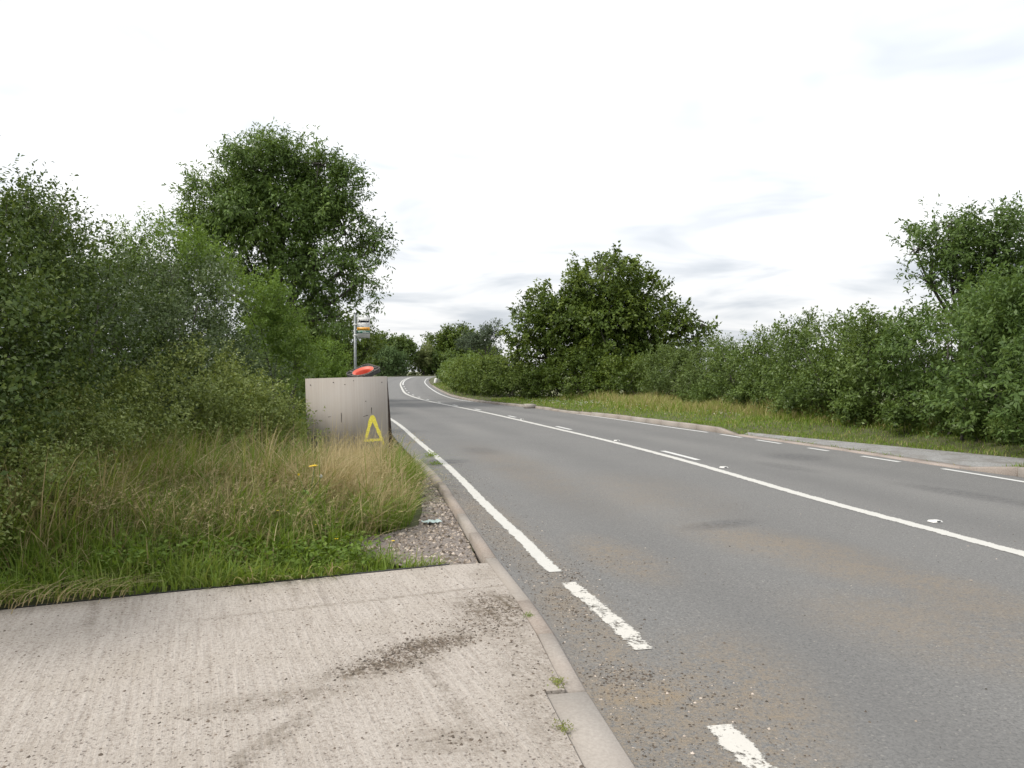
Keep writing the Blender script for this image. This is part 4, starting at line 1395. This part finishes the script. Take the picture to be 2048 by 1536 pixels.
plant('field_tree', 'round green tree right of the bus stop flag beyond the bend', 'tree', (-28.5, 172, .4),
      [(-28.9, 172, 6.0, 4.2, 4.2, 2.9), (-24.9, 172, 5.4, 2.8, 2.8, 2.8), (-32.3, 172, 4.4, 2.7, 3, 2.9), (-28, 170.5, 3.4, 4.6, 2.5, 2.4), (-21.6, 172, 6.0, .9, .9, .8)], 'hedge', 1700, 11, 1.3, .55, .33, 141, fork=(-28.5, 172, 2.2), r=.35, per_m2=.7, rf=.32)
plant('field_tree', 'broad dark oak on the far side of the bend right of the pale tree', 'tree', (-14, 190, .4),
      [(-17.8, 190, 6.6, 3.4, 3.4, 3.1), (-13.4, 190, 7.9, 4.2, 4.2, 3.3), (-9.7, 190, 6.6, 3.8, 3.8, 3.3), (-20.4, 190, 5.0, 1.6, 2.2, 2.2), (-13, 188.5, 3.8, 6, 3, 2.6), (-5.6, 189, 4.5, 3, 3, 2.5)], 'oak', 2100, 11, 1.3, .55, .34, 142, fork=(-14, 190, 2.8), r=.5, per_m2=.6, rf=.33)
plant('field_tree', 'sparse greyish tree with see through crown left of the big oak', 'tree', (-4.9, 150, .4),
      [(-5.9, 150, 8.3, 1.9, 1.9, 1.5), (-3.2, 150, 8.6, 1.0, 1.6, 2.0), (-8.3, 150, 6.9, 1.6, 1.8, 1.3), (-5.2, 150, 6.4, 1.2, 1.2, .9), (-3.0, 150, 6.0, .8, .9, .9)], 'fargrey', 620, 12, 1.0, .30, .16, 143, fork=(-4.9, 150, 3.6), r=.30, per_m2=1.0, rf=.32, twig=1.0)
plant('field_tree', 'small pale creamy leaved tree at the back of the bend', 'tree', (-20.2, 176, .4),
      [(-20.2, 176, 4.7, 1.5, 1.8, 1.9), (-19.4, 176, 6.2, 1.0, 1.0, 1.0), (-21.2, 176, 3.4, 1.2, 1.4, 1.4)], 'farpale', 520, 12, .9, .34, .2, 144, fork=(-20.2, 176, 2.4), r=.2, per_m2=1.0, rf=.33, twig=1.0)

# ---------------- right side: hedges, oak, tree
plant('oak_tree', 'wide spreading low oak tree standing in the right hedge', 'tree', (4.6, 38.5, .1),
      [(4.47, 38, 5.7, 2.0, 2.1, 1.15), (2.5, 38, 4.1, 1.7, 1.9, 1.3), (.85, 38, 3.4, 1.05, 1.1, .95), (.3, 38, 2.5, .7, .8, .7), (6.4, 38, 4.55, 1.55, 1.9, 1.1), (8.55, 38, 3.75, 1.05, 1.1, .75), (9.4, 38, 3.9, .62, .65, .5), (9.0, 38, 3.0, .85, .9, .6), (4.34, 37.6, 3.6, 2.5, 2.4, 1.6), (7.3, 38, 2.8, 1.55, 1.8, 1.1), (1.9, 38, 2.1, 1.5, 1.7, 1.1), (5.6, 38, 1.7, 2.3, 2.2, 1.0), (7.0, 38, 6.05, .42, .5, .5), (5.45, 38, 6.85, .34, .36, .36), (4.45, 38, 6.6, .9, .9, .52), (3.2, 38, 6.0, .7, .8, .5)],
      'oak', 4600, 13, .42, .16, .10, 151, fork=(4.6, 38.5, 1.7), r=.33, per_m2=1.4, rf=.44, droop=.05, up=.3, twig=.7, lobtint=.45, jitter=.35)
RH = 'hedge bushes along the right verge'
plant('hedge_bush', 'sparse leaved tall hedge bush at the right edge of view below the tree', 'hedge', (9.7, 14.0, .2),
      [(9.85, 12.6, 1.35, 1.2, 1.3, 1.3), (9.5, 14.6, 1.4, 1.25, 1.3, 1.3), (9.35, 16.3, 1.55, 1.15, 1.2, 1.35), (11.0, 15.2, 2.1, 1.2, 1.3, 1.2), (10.8, 17.6, 2.0, 1.1, 1.2, 1.1)], 'elder', 3500, 14, .38, 0.105, 0.046, 152, r=.03, per_m2=2.4, rf=0.36, droop=.3, up=.35, stems=5, group=RH, lobtint=.3)
plant('hedge_bush', 'dense mid green hedge bush left of the right hand tree', 'hedge', (9.3, 19.4, .2),
      [(9.1, 18.2, 1.4, 1.2, 1.2, 1.3), (9.0, 19.9, 1.45, 1.2, 1.25, 1.35), (8.8, 21.5, 1.35, 1.2, 1.2, 1.25), (8.3, 20.2, .75, .7, 1.6, .75)], 'hedge', 2700, 14, .36, 0.092, 0.044, 153, r=.03, per_m2=2.4, rf=0.36, droop=.2, up=.5, stems=5, group=RH, lobtint=.3,
      shoot=[([(9.2, 18.4, 2.6), (9.0, 21.5, 2.5)], 30, .15, .5, .35, 45, .075, .03)])
plant('hedge_bush', 'hedge bush with thin bare tipped shoots on top right of the oak', 'hedge', (9.0, 24.6, .2),
      [(8.75, 23.3, 1.3, 1.2, 1.3, 1.35), (8.6, 25.2, 1.3, 1.2, 1.3, 1.35), (8.2, 27.0, 1.1, 1.2, 1.2, 1.25), (7.8, 25, .65, .6, 1.8, .65)], 'hedge', 2400, 14, .34, 0.092, 0.045, 154, r=.03, per_m2=2.4, rf=0.36, droop=.15, up=.5, stems=5, group=RH, lobtint=.3,
      shoot=[([(9.0, 23.3, 2.5), (9.0, 26.5, 2.3)], 30, .2, .85, .2, 28, .06, .03)])
plant('hedge_bush', 'pale bluish green willow like hedge bush beside the oak', 'hedge', (6.9, 30.4, .2),
      [(7.7, 29.2, 1.1, 1.1, 1.2, 1.2), (6.5, 31.0, 1.1, 1.1, 1.2, 1.2), (7.9, 30.6, 1.5, 1.0, 1.0, 1.0)], 'hedgeblue', 2000, 14, .36, 0.1, 0.04, 155, r=.03, per_m2=2.4, rf=0.36, up=.5, stems=5, group=RH)
plant('hedge_bush', 'shaded dark hedge bush directly under the oak', 'hedge', (4.0, 34.8, .2),
      [(4.9, 34.2, .95, 1.15, 1.1, 1.05), (3.2, 35.2, 1.0, 1.2, 1.1, 1.1), (2.1, 36.6, 1.1, .9, 1.1, 1.1)], 'oak', 1700, 14, .34, 0.1, 0.06, 156, r=.03, per_m2=2.2, rf=0.36, stems=5, group=RH)
plant('hedge_bush', 'yellow green square topped hedge bush left of the oak', 'hedge', (.6, 38.6, .2),
      [(1.15, 37.6, .8, .9, 1.1, .85), (.2, 39.2, .85, 1.0, 1.2, .95), (-.9, 41.0, .9, .95, 1.3, 1.0)], 'hedgeyel', 2000, 13, .38, 0.11, 0.062, 157, r=.03, per_m2=2.4, rf=0.34, up=.5, stems=5, group=RH)
plant('hedge_bush', 'olive green rounded hedge bush further along the right verge', 'hedge', (-2.2, 45.5, .2),
      [(-1.6, 43.2, .9, 1.0, 1.2, 1.0), (-2.3, 45.6, .9, 1.0, 1.5, 1.0), (-2.6, 48.6, .9, 1.0, 1.5, 1.0)], 'hedgeyel', 1800, 13, .42, 0.13, 0.07, 158, r=.03, per_m2=2.2, rf=0.34, up=.4, stems=4, group=RH)
rl = ['grey green hedge bush on the inside of the bend approach', 'dull green hedge bush along the inside of the bend', 'small far hedge bush on the inner side of the bend', 'dark far hedge bush near the inner apex of the bend', 'hindmost hedge bush at the inner apex of the bend']
for k, (x, y, m_) in enumerate([(-2.7, 54.0, 'hedge'), (-3.9, 63, 'hedgeyel'), (-5.4, 77, 'hedge'), (-6.9, 91, 'hedge'), (-8.2, 108, 'hedge')]):
    L_ = .15 if y < 70 else .22
    plant('hedge_bush', rl[k], 'hedge', (x, y, float(zt(y)) + .15), [(x + .3, y - 4, zt(y) + .85, 1.0, 3.0, .95), (x, y, zt(y) + .95, 1.0, 3.0, 1.05), (x - .5, y + 4, zt(y) + .95, 1.0, 3.5, 1.05)], m_, 850, 11, .55, L_ * 1.3, L_ * .8, 160 + k, r=.03, per_m2=2, rf=.28, stems=3, group=RH)
plant('elder_tree', 'loose crowned tree rising above the right hedge', 'tree', (12.0, 20.3, .2),
      [(11.3, 20, 4.7, .85, .9, .72), (12.5, 20, 4.6, .95, 1.0, .88), (10.45, 20, 4.65, .36, .4, .3), (10.8, 20, 3.95, .6, .6, .45), (11.7, 20.2, 3.9, .8, .8, .6), (12.6, 20, 3.45, .8, .9, .55), (13.6, 20, 3.8, .85, 1.0, 1.1), (11.3, 20, 5.35, .22, .3, .3), (12.7, 20, 5.3, .24, .25, .26), (13.4, 20.4, 2.4, 1.1, 1.0, 1.0), (11.9, 20.2, 2.9, .8, .8, .55)],
      'elder', 2200, 13, .42, .115, .048, 171, fork=(11.9, 20.3, 2.4), r=.13, per_m2=5.5, rf=.33, droop=.25, up=.35, twig=.8, lobtint=.3,
      shoot=[([(10.6, 20, 4.8), (11.3, 20, 5.2), (12.7, 20, 5.3), (13.4, 20, 5.0)], 26, .2, .6, .35, 40, .09, .035)])
for k, (x, y, ry) in enumerate([(9.3, 12.2, .9), (8.8, 14.0, 1.0), (8.3, 16.0, 1.1), (7.9, 18.4, 1.2), (7.6, 21.2, 1.3), (7.2, 24.2, 1.5), (6.4, 27.6, 1.4)]):
    plant('bramble', ['low bramble nearest the right edge of view in front of the hedge', 'low bramble behind the near end of the grey crossing', 'low bramble behind the middle of the grey crossing', 'low bramble behind the far end of the dropped kerb', 'low bramble in front of the dense mid green hedge bush', 'low bramble in front of the hedge bush with thin shoots', 'low bramble in front of the pale willow like hedge bush'][k], 'bramble', (x, y, .2), [(x + .25, y, .30, .45, ry, .34), (x + .6, y + .3, .45, .45, ry * .7, .4)], 'hedge', 380, 12, .32, .075, .042, 172 + k,
          r=.006, per_m2=4, rf=.32, stems=3, group='brambles along the foot of the right hedge')

# ------------------------------------------------------------------ board, cone, bus stop
bd = empty('a_frame_board', (-2.555, 12.02, 0), (0, R(-1.8), R(0)))
bd.rotation_euler = (0, R(-1.7), 0)
tag(bd, 'weathered plywood A frame board with yellow letter A beside the road', 'board')
b = MB()
BW, BH = 1.275, 1.40
lean = R(1.2)
b.box((0, 0, BH / 2 - .02), (BW, .019, BH + .04))
fb = b.build('front_board', M['ply'], bd)
fb.rotation_euler = (-lean, 0, 0)
b = MB()
b.box((0, 0, -BH / 2), (BW, .019, BH))
bb = b.build('back_board', M['plydark'], bd, (0, .055, BH - .005))
bb.rotation_euler = (R(17), 0, 0)
# painted letter, 1 mm proud strokes
def stroke(m, p0, p1, w0, w1, rng, n=10, y=-.0112):
    p0, p1 = np.array(p0), np.array(p1)
    d = (p1 - p0) / np.linalg.norm(p1 - p0)
    nn_ = np.array([d[1], -d[0]])
    t_ = np.linspace(0, 1, n)
    c_ = p0 + (p1 - p0) * t_[:, None]
    w = (w0 + (w1 - w0) * t_) * (1 + .12 * rng.normal(size=n)) * .5
    w[0] *= .7
    w[-1] *= .8
    A, B = c_ - nn_ * w[:, None], c_ + nn_ * w[:, None]
    V = np.concatenate([np.column_stack([A[:, 0], np.full(n, y), A[:, 1]]), np.column_stack([B[:, 0], np.full(n, y), B[:, 1]])])
    i = np.arange(n - 1)
    m.add(V, np.stack([i, i + 1, n + i + 1, n + i], -1))
rr = np.random.default_rng(4)
m = MB()
stroke(m, (.392, .790), (.268, .385), .062, .042, rr, y=-.0112)
stroke(m, (.392, .795), (.565, .325), .062, .04, rr, y=-.0118)
stroke(m, (.275, .405), (.545, .415), .042, .04, rr, y=-.0124)
lt = m.build('letter', M['yellow'], fb)
for p0, p1, wa, wb in (((.388, .82), (.386, .92), .008, .012), ((.385, .58), (.388, .68), .006, .008), ((-.09, .70), (-.088, .85), .009, .011), ((.25, .78), (.33, .80), .006, .010), ((-.30, .79), (-.255, .795), .008, .006), ((.11, 1.345), (.122, 1.345), .012, .012), ((-.03, 1.29), (-.01, 1.288), .008, .008)):
    m = MB()
    stroke(m, p0, p1, wa, wb, rr, 5, y=-.0108)
    m.build('slot_mark', M['mark'], fb)
# plain fixing heads
for x, z in ((-.56, 1.30), (.56, 1.31), (-.2, 1.33), (.30, 1.02)):
    mm = MB()
    mm.tube([(x, -.0135, z), (x, -.0095, z)], [.007, .007], 8)
    mm.build('screw', M['rubber'], fb)

# traffic cone hanging upside down over the top of the board
cone = empty('traffic_cone', (-2.385, 12.32, 1.508))
cone.rotation_euler = (Matrix.Rotation(R(-11), 4, 'Y') @ Matrix.Rotation(R(22), 4, 'X')).to_euler()
cone.scale = (.94, .94, .94)
tag(cone, 'upturned orange traffic cone with black base lodged on top of the board', 'traffic cone')
half, ch = .232, .06
octo = [(-half + ch, -half), (half - ch, -half), (half, -half + ch), (half, half - ch), (half - ch, half), (-half + ch, half), (-half, half - ch), (-half, -half + ch)]
a0 = R(40)
octo = [(x * math.cos(a0) - y * math.sin(a0), x * math.sin(a0) + y * math.cos(a0)) for x, y in octo]
b = MB()
# base shell: outer wall and plate around the hole (z up = underside of the cone)
outer = []
for k in range(32):
    a = k * 2 * math.pi / 32
    dx, dy = math.cos(a), math.sin(a)
    r_ = 1e9
    for (p, q_) in zip(octo, octo[1:] + octo[:1]):
        ex, ey = q_[0] - p[0], q_[1] - p[1]
        den = dx * ey - dy * ex
        if abs(den) > 1e-9:
            t_ = (p[0] * ey - p[1] * ex) / den
            u_ = (p[0] * dy - p[1] * dx) / den
            if t_ > 0 and -1e-6 <= u_ <= 1 + 1e-6:
                r_ = min(r_, t_)
    outer.append((dx * r_, dy * r_, dx, dy))
rings = []
for f, z in (((1.0), -.07), (1.0, .0), (.955, .0), (.955, -.022)):
    rings.append([(x * f, y * f, z) for x, y, _, _ in outer])
rings.append([(dx * .192, dy * .192, -.022) for _, _, dx, dy in outer])
V = np.array(rings).reshape(-1, 3)
Q = [(r_ * 32 + k, r_ * 32 + (k + 1) % 32, (r_ + 1) * 32 + (k + 1) % 32, (r_ + 1) * 32 + k) for r_ in range(4) for k in range(32)]
b.add(V, Q)
b.revolve([(.14, -.070), (.238, -.070)], 32)
base_o = b.build('base', M['rubber'], cone)
b = MB()
for k in range(12):
    a = k * 2 * math.pi / 12 + .2
    x, y, _, _ = outer[int(round(a / (2 * math.pi) * 32)) % 32]
    r1 = math.hypot(x, y) * .955
    p0 = (math.cos(a) * .190, math.sin(a) * .190)
    p1 = (math.cos(a) * r1, math.sin(a) * r1)
    c_ = ((p0[0] + p1[0]) / 2, (p0[1] + p1[1]) / 2, -.012)
    b = MB()
    b.box((0, 0, 0), (r1 - .190, .008, .020), Matrix.Translation(c_) @ Matrix.Rotation(a, 4, 'Z'))
    b.build('rib', M['rubberdust'], base_o)
b = MB()
b.revolve([(.183, -.02), (.183, .001), (.191, .001), (.191, -.02)], 36)
b.build('ring', M['rubberdust'], base_o)
b = MB()
for (p, q_) in zip(octo, octo[1:] + octo[:1]):
    b.tube([(p[0], p[1], .001), (q_[0], q_[1], .001)], [.0045, .0045], 5)
b.build('rim', M['rubberdust'], base_o)
b = MB()
b.revolve([(.183, -.004), (.176, -.006), (.150, -.030), (.140, -.036), (.137, -.044), (.134, -.075), (.105, -.22), (.035, -.60), (.030, -.66), (.0, -.66)], 40)
b.build('cone_body', M['orange'], cone, smooth=True)
b = MB()
b.revolve([(.128, -.17), (.131, -.17), (.078, -.43), (.075, -.43)], 32)
b.build('reflective_sleeve', M['print_white'], cone, smooth=True)

# bus stop
bs = empty('bus_stop', (-4.885, 24.0, 0))
tag(bs, 'grey bus stop pole with white flag sign behind the board', 'bus stop')
b = MB()
b.tube([(0, 0, -.15), (0, 0, 3.28)], [.040, .040], 12)
b.build('pole', M['steel'], bs, smooth=True)
b = MB()
b.tube([(0, 0, 3.28), (0, 0, 3.30)], [.044, .040], 12)
b.build('pole_cap', M['flag_rim'], bs)
FX0, FX1, FZ0, FZ1 = .062, .462, 2.535, 3.17
for z in (2.62, 2.95):
    b = MB()
    b.tube([(0, 0, z - .02), (0, 0, z + .02)], [.046, .046], 12)
    b.box((.055, 0, z), (.05, .02, .03))
    b.build('bracket', M['print_white'], bs)
b = MB()
b.box(((FX0 + FX1) / 2, 0, (FZ0 + FZ1) / 2), (FX1 - FX0, .018, FZ1 - FZ0))
flag = b.build('flag', M['flag_white'], bs)
def panel(name, x0, x1, z0, z1, mat, y=-.0105, par=flag):
    b = MB()
    b.box(((x0 + x1) / 2, y, (z0 + z1) / 2), (x1 - x0, .003, z1 - z0))
    return b.build(name, mat, par)
panel('bottom_rim', FX0 + .01, FX1 + .008, FZ0 - .016, FZ0 - .002, M['flag_rim'], 0)
panel('divider', FX0, FX1, 2.935, 2.943, M['flag_grey'])
panel('orange_band', FX0, FX1 - .004, 2.765, 2.858, M['flag_orange'])
panel('green_band', FX0, FX1, 2.675, 2.763, M['flag_green'])
panel('divider', FX0, FX1, 2.666, 2.673, M['flag_grey'])
# bus pictogram
bus = panel('bus_symbol', .098, .440, 3.015, 3.105, M['flag_black'])
for x0, x1 in ((.160, .215), (.222, .285), (.292, .355), (.362, .428)):
    panel('bus_window', x0, x1, 3.066, 3.094, M['print_white'], -.0135, flag)
panel('bus_window', .108, .128, 3.028, 3.094, M['print_white'], -.0135, flag)
for x in (.175, .355):
    b = MB()
    b.tube([(x, -.012, 3.013), (x, -.0155, 3.013)], [.019, .019], 14)
    w = b.build('bus_wheel', M['flag_black'], flag)
    b = MB()
    b.tube([(x, -.0155, 3.013), (x, -.0165, 3.013)], [.010, .010], 12)
    b.build('bus_wheel_hub', M['print_white'], flag)


def text(name, s, x, z, size, mat, par):
    cu = bpy.data.curves.new(name, 'FONT')
    cu.body = s
    cu.size = size
    cu.extrude = .0005
    tmp = bpy.data.objects.new(name, cu)
    col.objects.link(tmp)
    dg = bpy.context.evaluated_depsgraph_get()
    me = bpy.data.meshes.new_from_object(tmp.evaluated_get(dg))
    bpy.data.objects.remove(tmp)
    me.transform(Matrix.Translation((x, -.0135, z)) @ Matrix.Rotation(R(90), 4, 'X'))
    return link(name, me, mat, par)


text('stop_name', 'Bus Stop', .095, 2.885, .048, M['flag_black'], flag)
rr = np.random.default_rng(8)
def words(name, x, z, h, ws, mat):
    for w_ in ws:
        b = MB()
        xx = x
        while xx < x + w_ - .006:
            lw = .010 + .006 * rr.random()
            hh = h * (.75 + .25 * rr.random())
            b.box((xx + lw / 2, -.0130, z + hh / 2), (lw, .002, hh))
            xx += lw + .004
        b.build(name, mat, flag)
        x += w_ + .014
words('route_lettering', .095, 2.795, .030, (.05, .085, .075, .07), M['flag_black'])
words('small_lettering', .095, 2.705, .026, (.075,), M['print_white'])
words('small_lettering', .235, 2.728, .016, (.11,), M['print_white'])
words('small_lettering', .235, 2.692, .018, (.09, .09), M['print_white'])
words('small_lettering', .10, 2.565, .010, (.08, .12, .09), M['flag_grey'])

# ------------------------------------------------------------------ small plants and oddments
def leaf_blade(L, W, curl, n=9, wav=.0, rng=None):
    """one broad leaf lying in +x, arching, folded along the midrib"""
    t_ = np.linspace(0, 1, n)
    w = W * np.sin(np.pi * np.clip(t_, .02, .985) ** .75) ** .8 * .5 + .003
    x = L * t_ * np.cos(curl * t_ * .5)
    z = L * t_ * np.sin(.9 - curl * t_)
    V = []
    for k in range(n):
        wv = wav * math.sin(k * 2.1)
        V += [(x[k], -w[k], z[k] + w[k] * .3 + wv), (x[k], 0, z[k]), (x[k], w[k], z[k] + w[k] * .3 - wv)]
    Q = []
    for k in range(n - 1):
        Q += [(3 * k, 3 * k + 1, 3 * k + 4, 3 * k + 3), (3 * k + 1, 3 * k + 2, 3 * k + 5, 3 * k + 4)]
    return np.array(V), Q


def put_leaf(root, p, rz_, ry_, L, W, curl, tint, name='leaf', mat='dock', wav=.004):
    V, Q = leaf_blade(L, W, curl, wav=wav)
    b = MB()
    b.add(V, Q, None, tint)
    o = b.build(name, M[mat], root, p, smooth=True)
    o.rotation_euler = (0, ry_, rz_)
    return o


dk_ = empty('dock_plant', (-1.93, 6.30, -.03))
tag(dk_, 'dock plant with broad bright green leaves in the grass near the apron', 'plant')
for (a, ry_, L, W, cu_) in ((2.7, -.1, .34, .13, .8), (1.0, -.2, .34, .14, .7), (-2.4, .1, .24, .07, .7), (.4, .2, .26, .075, .9), (-1.0, .0, .22, .07, .8)):
    put_leaf(dk_, (0, 0, .02), a, ry_, L, W, cu_, 1.0)

hw = empty('yellow_wildflower', (-1.86, 7.0, -.03))
tag(hw, 'tall weed with a yellow flower head standing in the long grass', 'plant')
b = MB()
top_pt = np.array((.06, 0, .66))
b.tube([(0, 0, 0), (.01, .01, .25), (.03, 0, .45), tuple(top_pt)], [.006, .005, .004, .003], 6)
b.build('stem', M['stem'], hw)
b = MB()
b.tube([(.015, 0, .36), (-.06, .02, .50), (-.09, .02, .57)], [.003, .0025, .002], 5)
b.build('stem', M['stem'], hw)
b = MB()
b.tube([(.03, 0, .45), (.09, .02, .52), (.115, .02, .56)], [.003, .0025, .002], 5)
b.build('stem', M['stem'], hw)
for c_, r_ in ((top_pt, .034), (top_pt + (-.035, .01, -.005), .024)):
    b = MB()
    for ring, (rr_, zz) in enumerate(((1.0, .0), (.72, .008))):
        for k in range(14):
            a = k * 2 * math.pi / 14 + ring * .2
            d = np.array([math.cos(a), math.sin(a), .25])
            s_ = np.array([-math.sin(a), math.cos(a), 0]) * r_ * .22
            c0_ = c_ + (0, 0, zz)
            b.add([c0_, c0_ + d * r_ * rr_ * .6 + s_, c0_ + d * r_ * rr_, c0_ + d * r_ * rr_ * .6 - s_], [(0, 1, 2, 3)])
    b.build('flower_head', M['petal'], hw)
b = MB()
cc = np.array((.115, .02, .57))
for k in range(60):
    d = unit(np.random.default_rng(k).normal(size=3))
    s_ = unit(np.cross(d, (0.3, .5, .8))) * .0035
    b.add([cc, cc + d * .011 + s_, cc + d * .020, cc + d * .011 - s_], [(0, 1, 2, 3)])
b.build('seed_head', M['white_petal'], hw)
b = MB()
for k in range(9):
    a = k * .7
    d = np.array([math.cos(a) * .4, math.sin(a) * .4, 1.0])
    c0_ = np.array((-.09, .02, .57))
    b.add([c0_, c0_ + d * .012 + (.004, 0, 0), c0_ + d * .024, c0_ + d * .012 - (.004, 0, 0)], [(0, 1, 2, 3)])
b.build('flower_bud', M['petal'], hw)
for k, (z, a, L) in enumerate(((.08, 2.6, .16), (.12, .3, .17), (.2, 4.2, .15), (.28, 1.4, .13), (.34, 5.2, .11), (.40, 2.8, .09))):
    put_leaf(hw, (.01, 0, z), a, -.2, L, .05, .8, .2 + .1 * k)
# small yellow heads lower in the grass
sy = [(-1.72, 6.62, .20), (-1.45, 6.25, .16), (-2.08, 6.75, .30), (-1.02, 6.45, .10)]
lab_ = ['small yellow flower head low in the grass right of the tall yellow weed', 'small yellow flower close to the bare stony patch', 'small yellow flower left of the tall yellow weed', 'tiny yellow flower beside the gravel']
for k, (x, y, h_) in enumerate(sy):
    f = empty('small_yellow_flower', (x, y, -.03))
    tag(f, lab_[k], 'flower', 'small yellow flowers in the left verge')
    b = MB()
    b.tube([(0, 0, 0), (.01, 0, h_ * .6), (.02, 0, h_)], [.003, .0025, .002], 5)
    b.build('stem', M['stem'], f)
    b = MB()
    for kk_ in range(10):
        a = kk_ * .628
        d = np.array([math.cos(a), math.sin(a), .3])
        s_ = np.array([-math.sin(a), math.cos(a), 0]) * .005
        c0_ = np.array((.02, 0, h_))
        b.add([c0_, c0_ + d * .011 + s_, c0_ + d * .018, c0_ + d * .011 - s_], [(0, 1, 2, 3)])
    b.build('flower_head', M['petal'], f)

# weeds rooted in the kerb joints and the channel
wl_ = [((.215, 3.62, .02), .045, 'mossy weed tuft growing in the kerb joint where the dropped kerb begins'), ((.215, 3.16, .02), .04, 'green weed tuft beside the dropped kerb slab nearest the camera'), ((.10, 4.62, .02), .035, 'little green weed in the joint behind the middle of the kerb'),
       ((-1.42, 13.5, .0), .13, 'weed clump growing on the road edge just past the kerb end'), ((-1.22, 12.3, .0), .10, 'smaller weed clump on the asphalt beside the kerb end')]
for k, (p, s_, lb) in enumerate(wl_):
    w = empty('kerb_weed', p)
    tag(w, lb, 'weed', 'weeds in the kerb and road edge')
    r2 = np.random.default_rng(300 + k)
    n_ = 90
    b = MB()
    q = r2.normal(size=(n_, 3)) * (s_ * .45, s_ * .8, 0) + np.abs(r2.normal(size=(n_, 1))) * np.array([[0, 0, s_ * .25]])
    D = unit(r2.normal(size=(n_, 3)) * (1, 1, .4) + (0, 0, .5))
    leaf_quads(b, q, D, unit(r2.normal(size=(n_, 3)) * .5 + (0, 0, 1)), np.full(n_, s_ * .38), np.full(n_, s_ * .14), .3 * r2.random(n_) + (.35 if k < 2 else .1))
    b.build('foliage', M['grass'], w)

# crumpled clear wrapper lying by the gravel
r2 = np.random.default_rng(77)
b = MB()
nx_, ny_ = 9, 7
X, Y = np.meshgrid(np.linspace(-.09, .09, nx_), np.linspace(-.055, .055, ny_), indexing='ij')
Zc = .02 + .022 * r2.random((nx_, ny_))
i, j = np.meshgrid(np.arange(nx_ - 1), np.arange(ny_ - 1), indexing='ij')
b.add(np.stack([X + r2.normal(size=X.shape) * .006, Y + r2.normal(size=X.shape) * .006, Zc], -1), np.stack([i * ny_ + j, (i + 1) * ny_ + j, (i + 1) * ny_ + j + 1, i * ny_ + j + 1], -1).reshape(-1, 4))
o = b.build('wrapper', M['film'], None, (-.80, 7.62, -.02))
o.rotation_euler = (0, 0, .5)
tag(o, 'crumpled pale blue green plastic wrapper on the stones by the kerb', 'litter')

# low white marker at the inside of the bend
b = MB()
V = []
for (w_, d_, z) in ((.16, .12, -.05), (.16, .12, .38), (.12, .10, .46), (.05, .05, .49)):
    V += [(-w_, -d_, z), (w_, -d_, z), (w_, d_, z), (-w_, d_, z)]
Q = [(4 * r_ + k, 4 * r_ + (k + 1) % 4, 4 * r_ + 4 + (k + 1) % 4, 4 * r_ + 4 + k) for r_ in range(3) for k in range(4)] + [(12, 13, 14, 15)]
b.add(V, Q)
o = b.build('marker_stone', M['stud'], None, (-8.35, 84, float(zt(84)) + .15))
o.rotation_euler = (0, R(12), R(20))
tag(o, 'low white marker stone in the grass on the inside of the bend', 'marker')
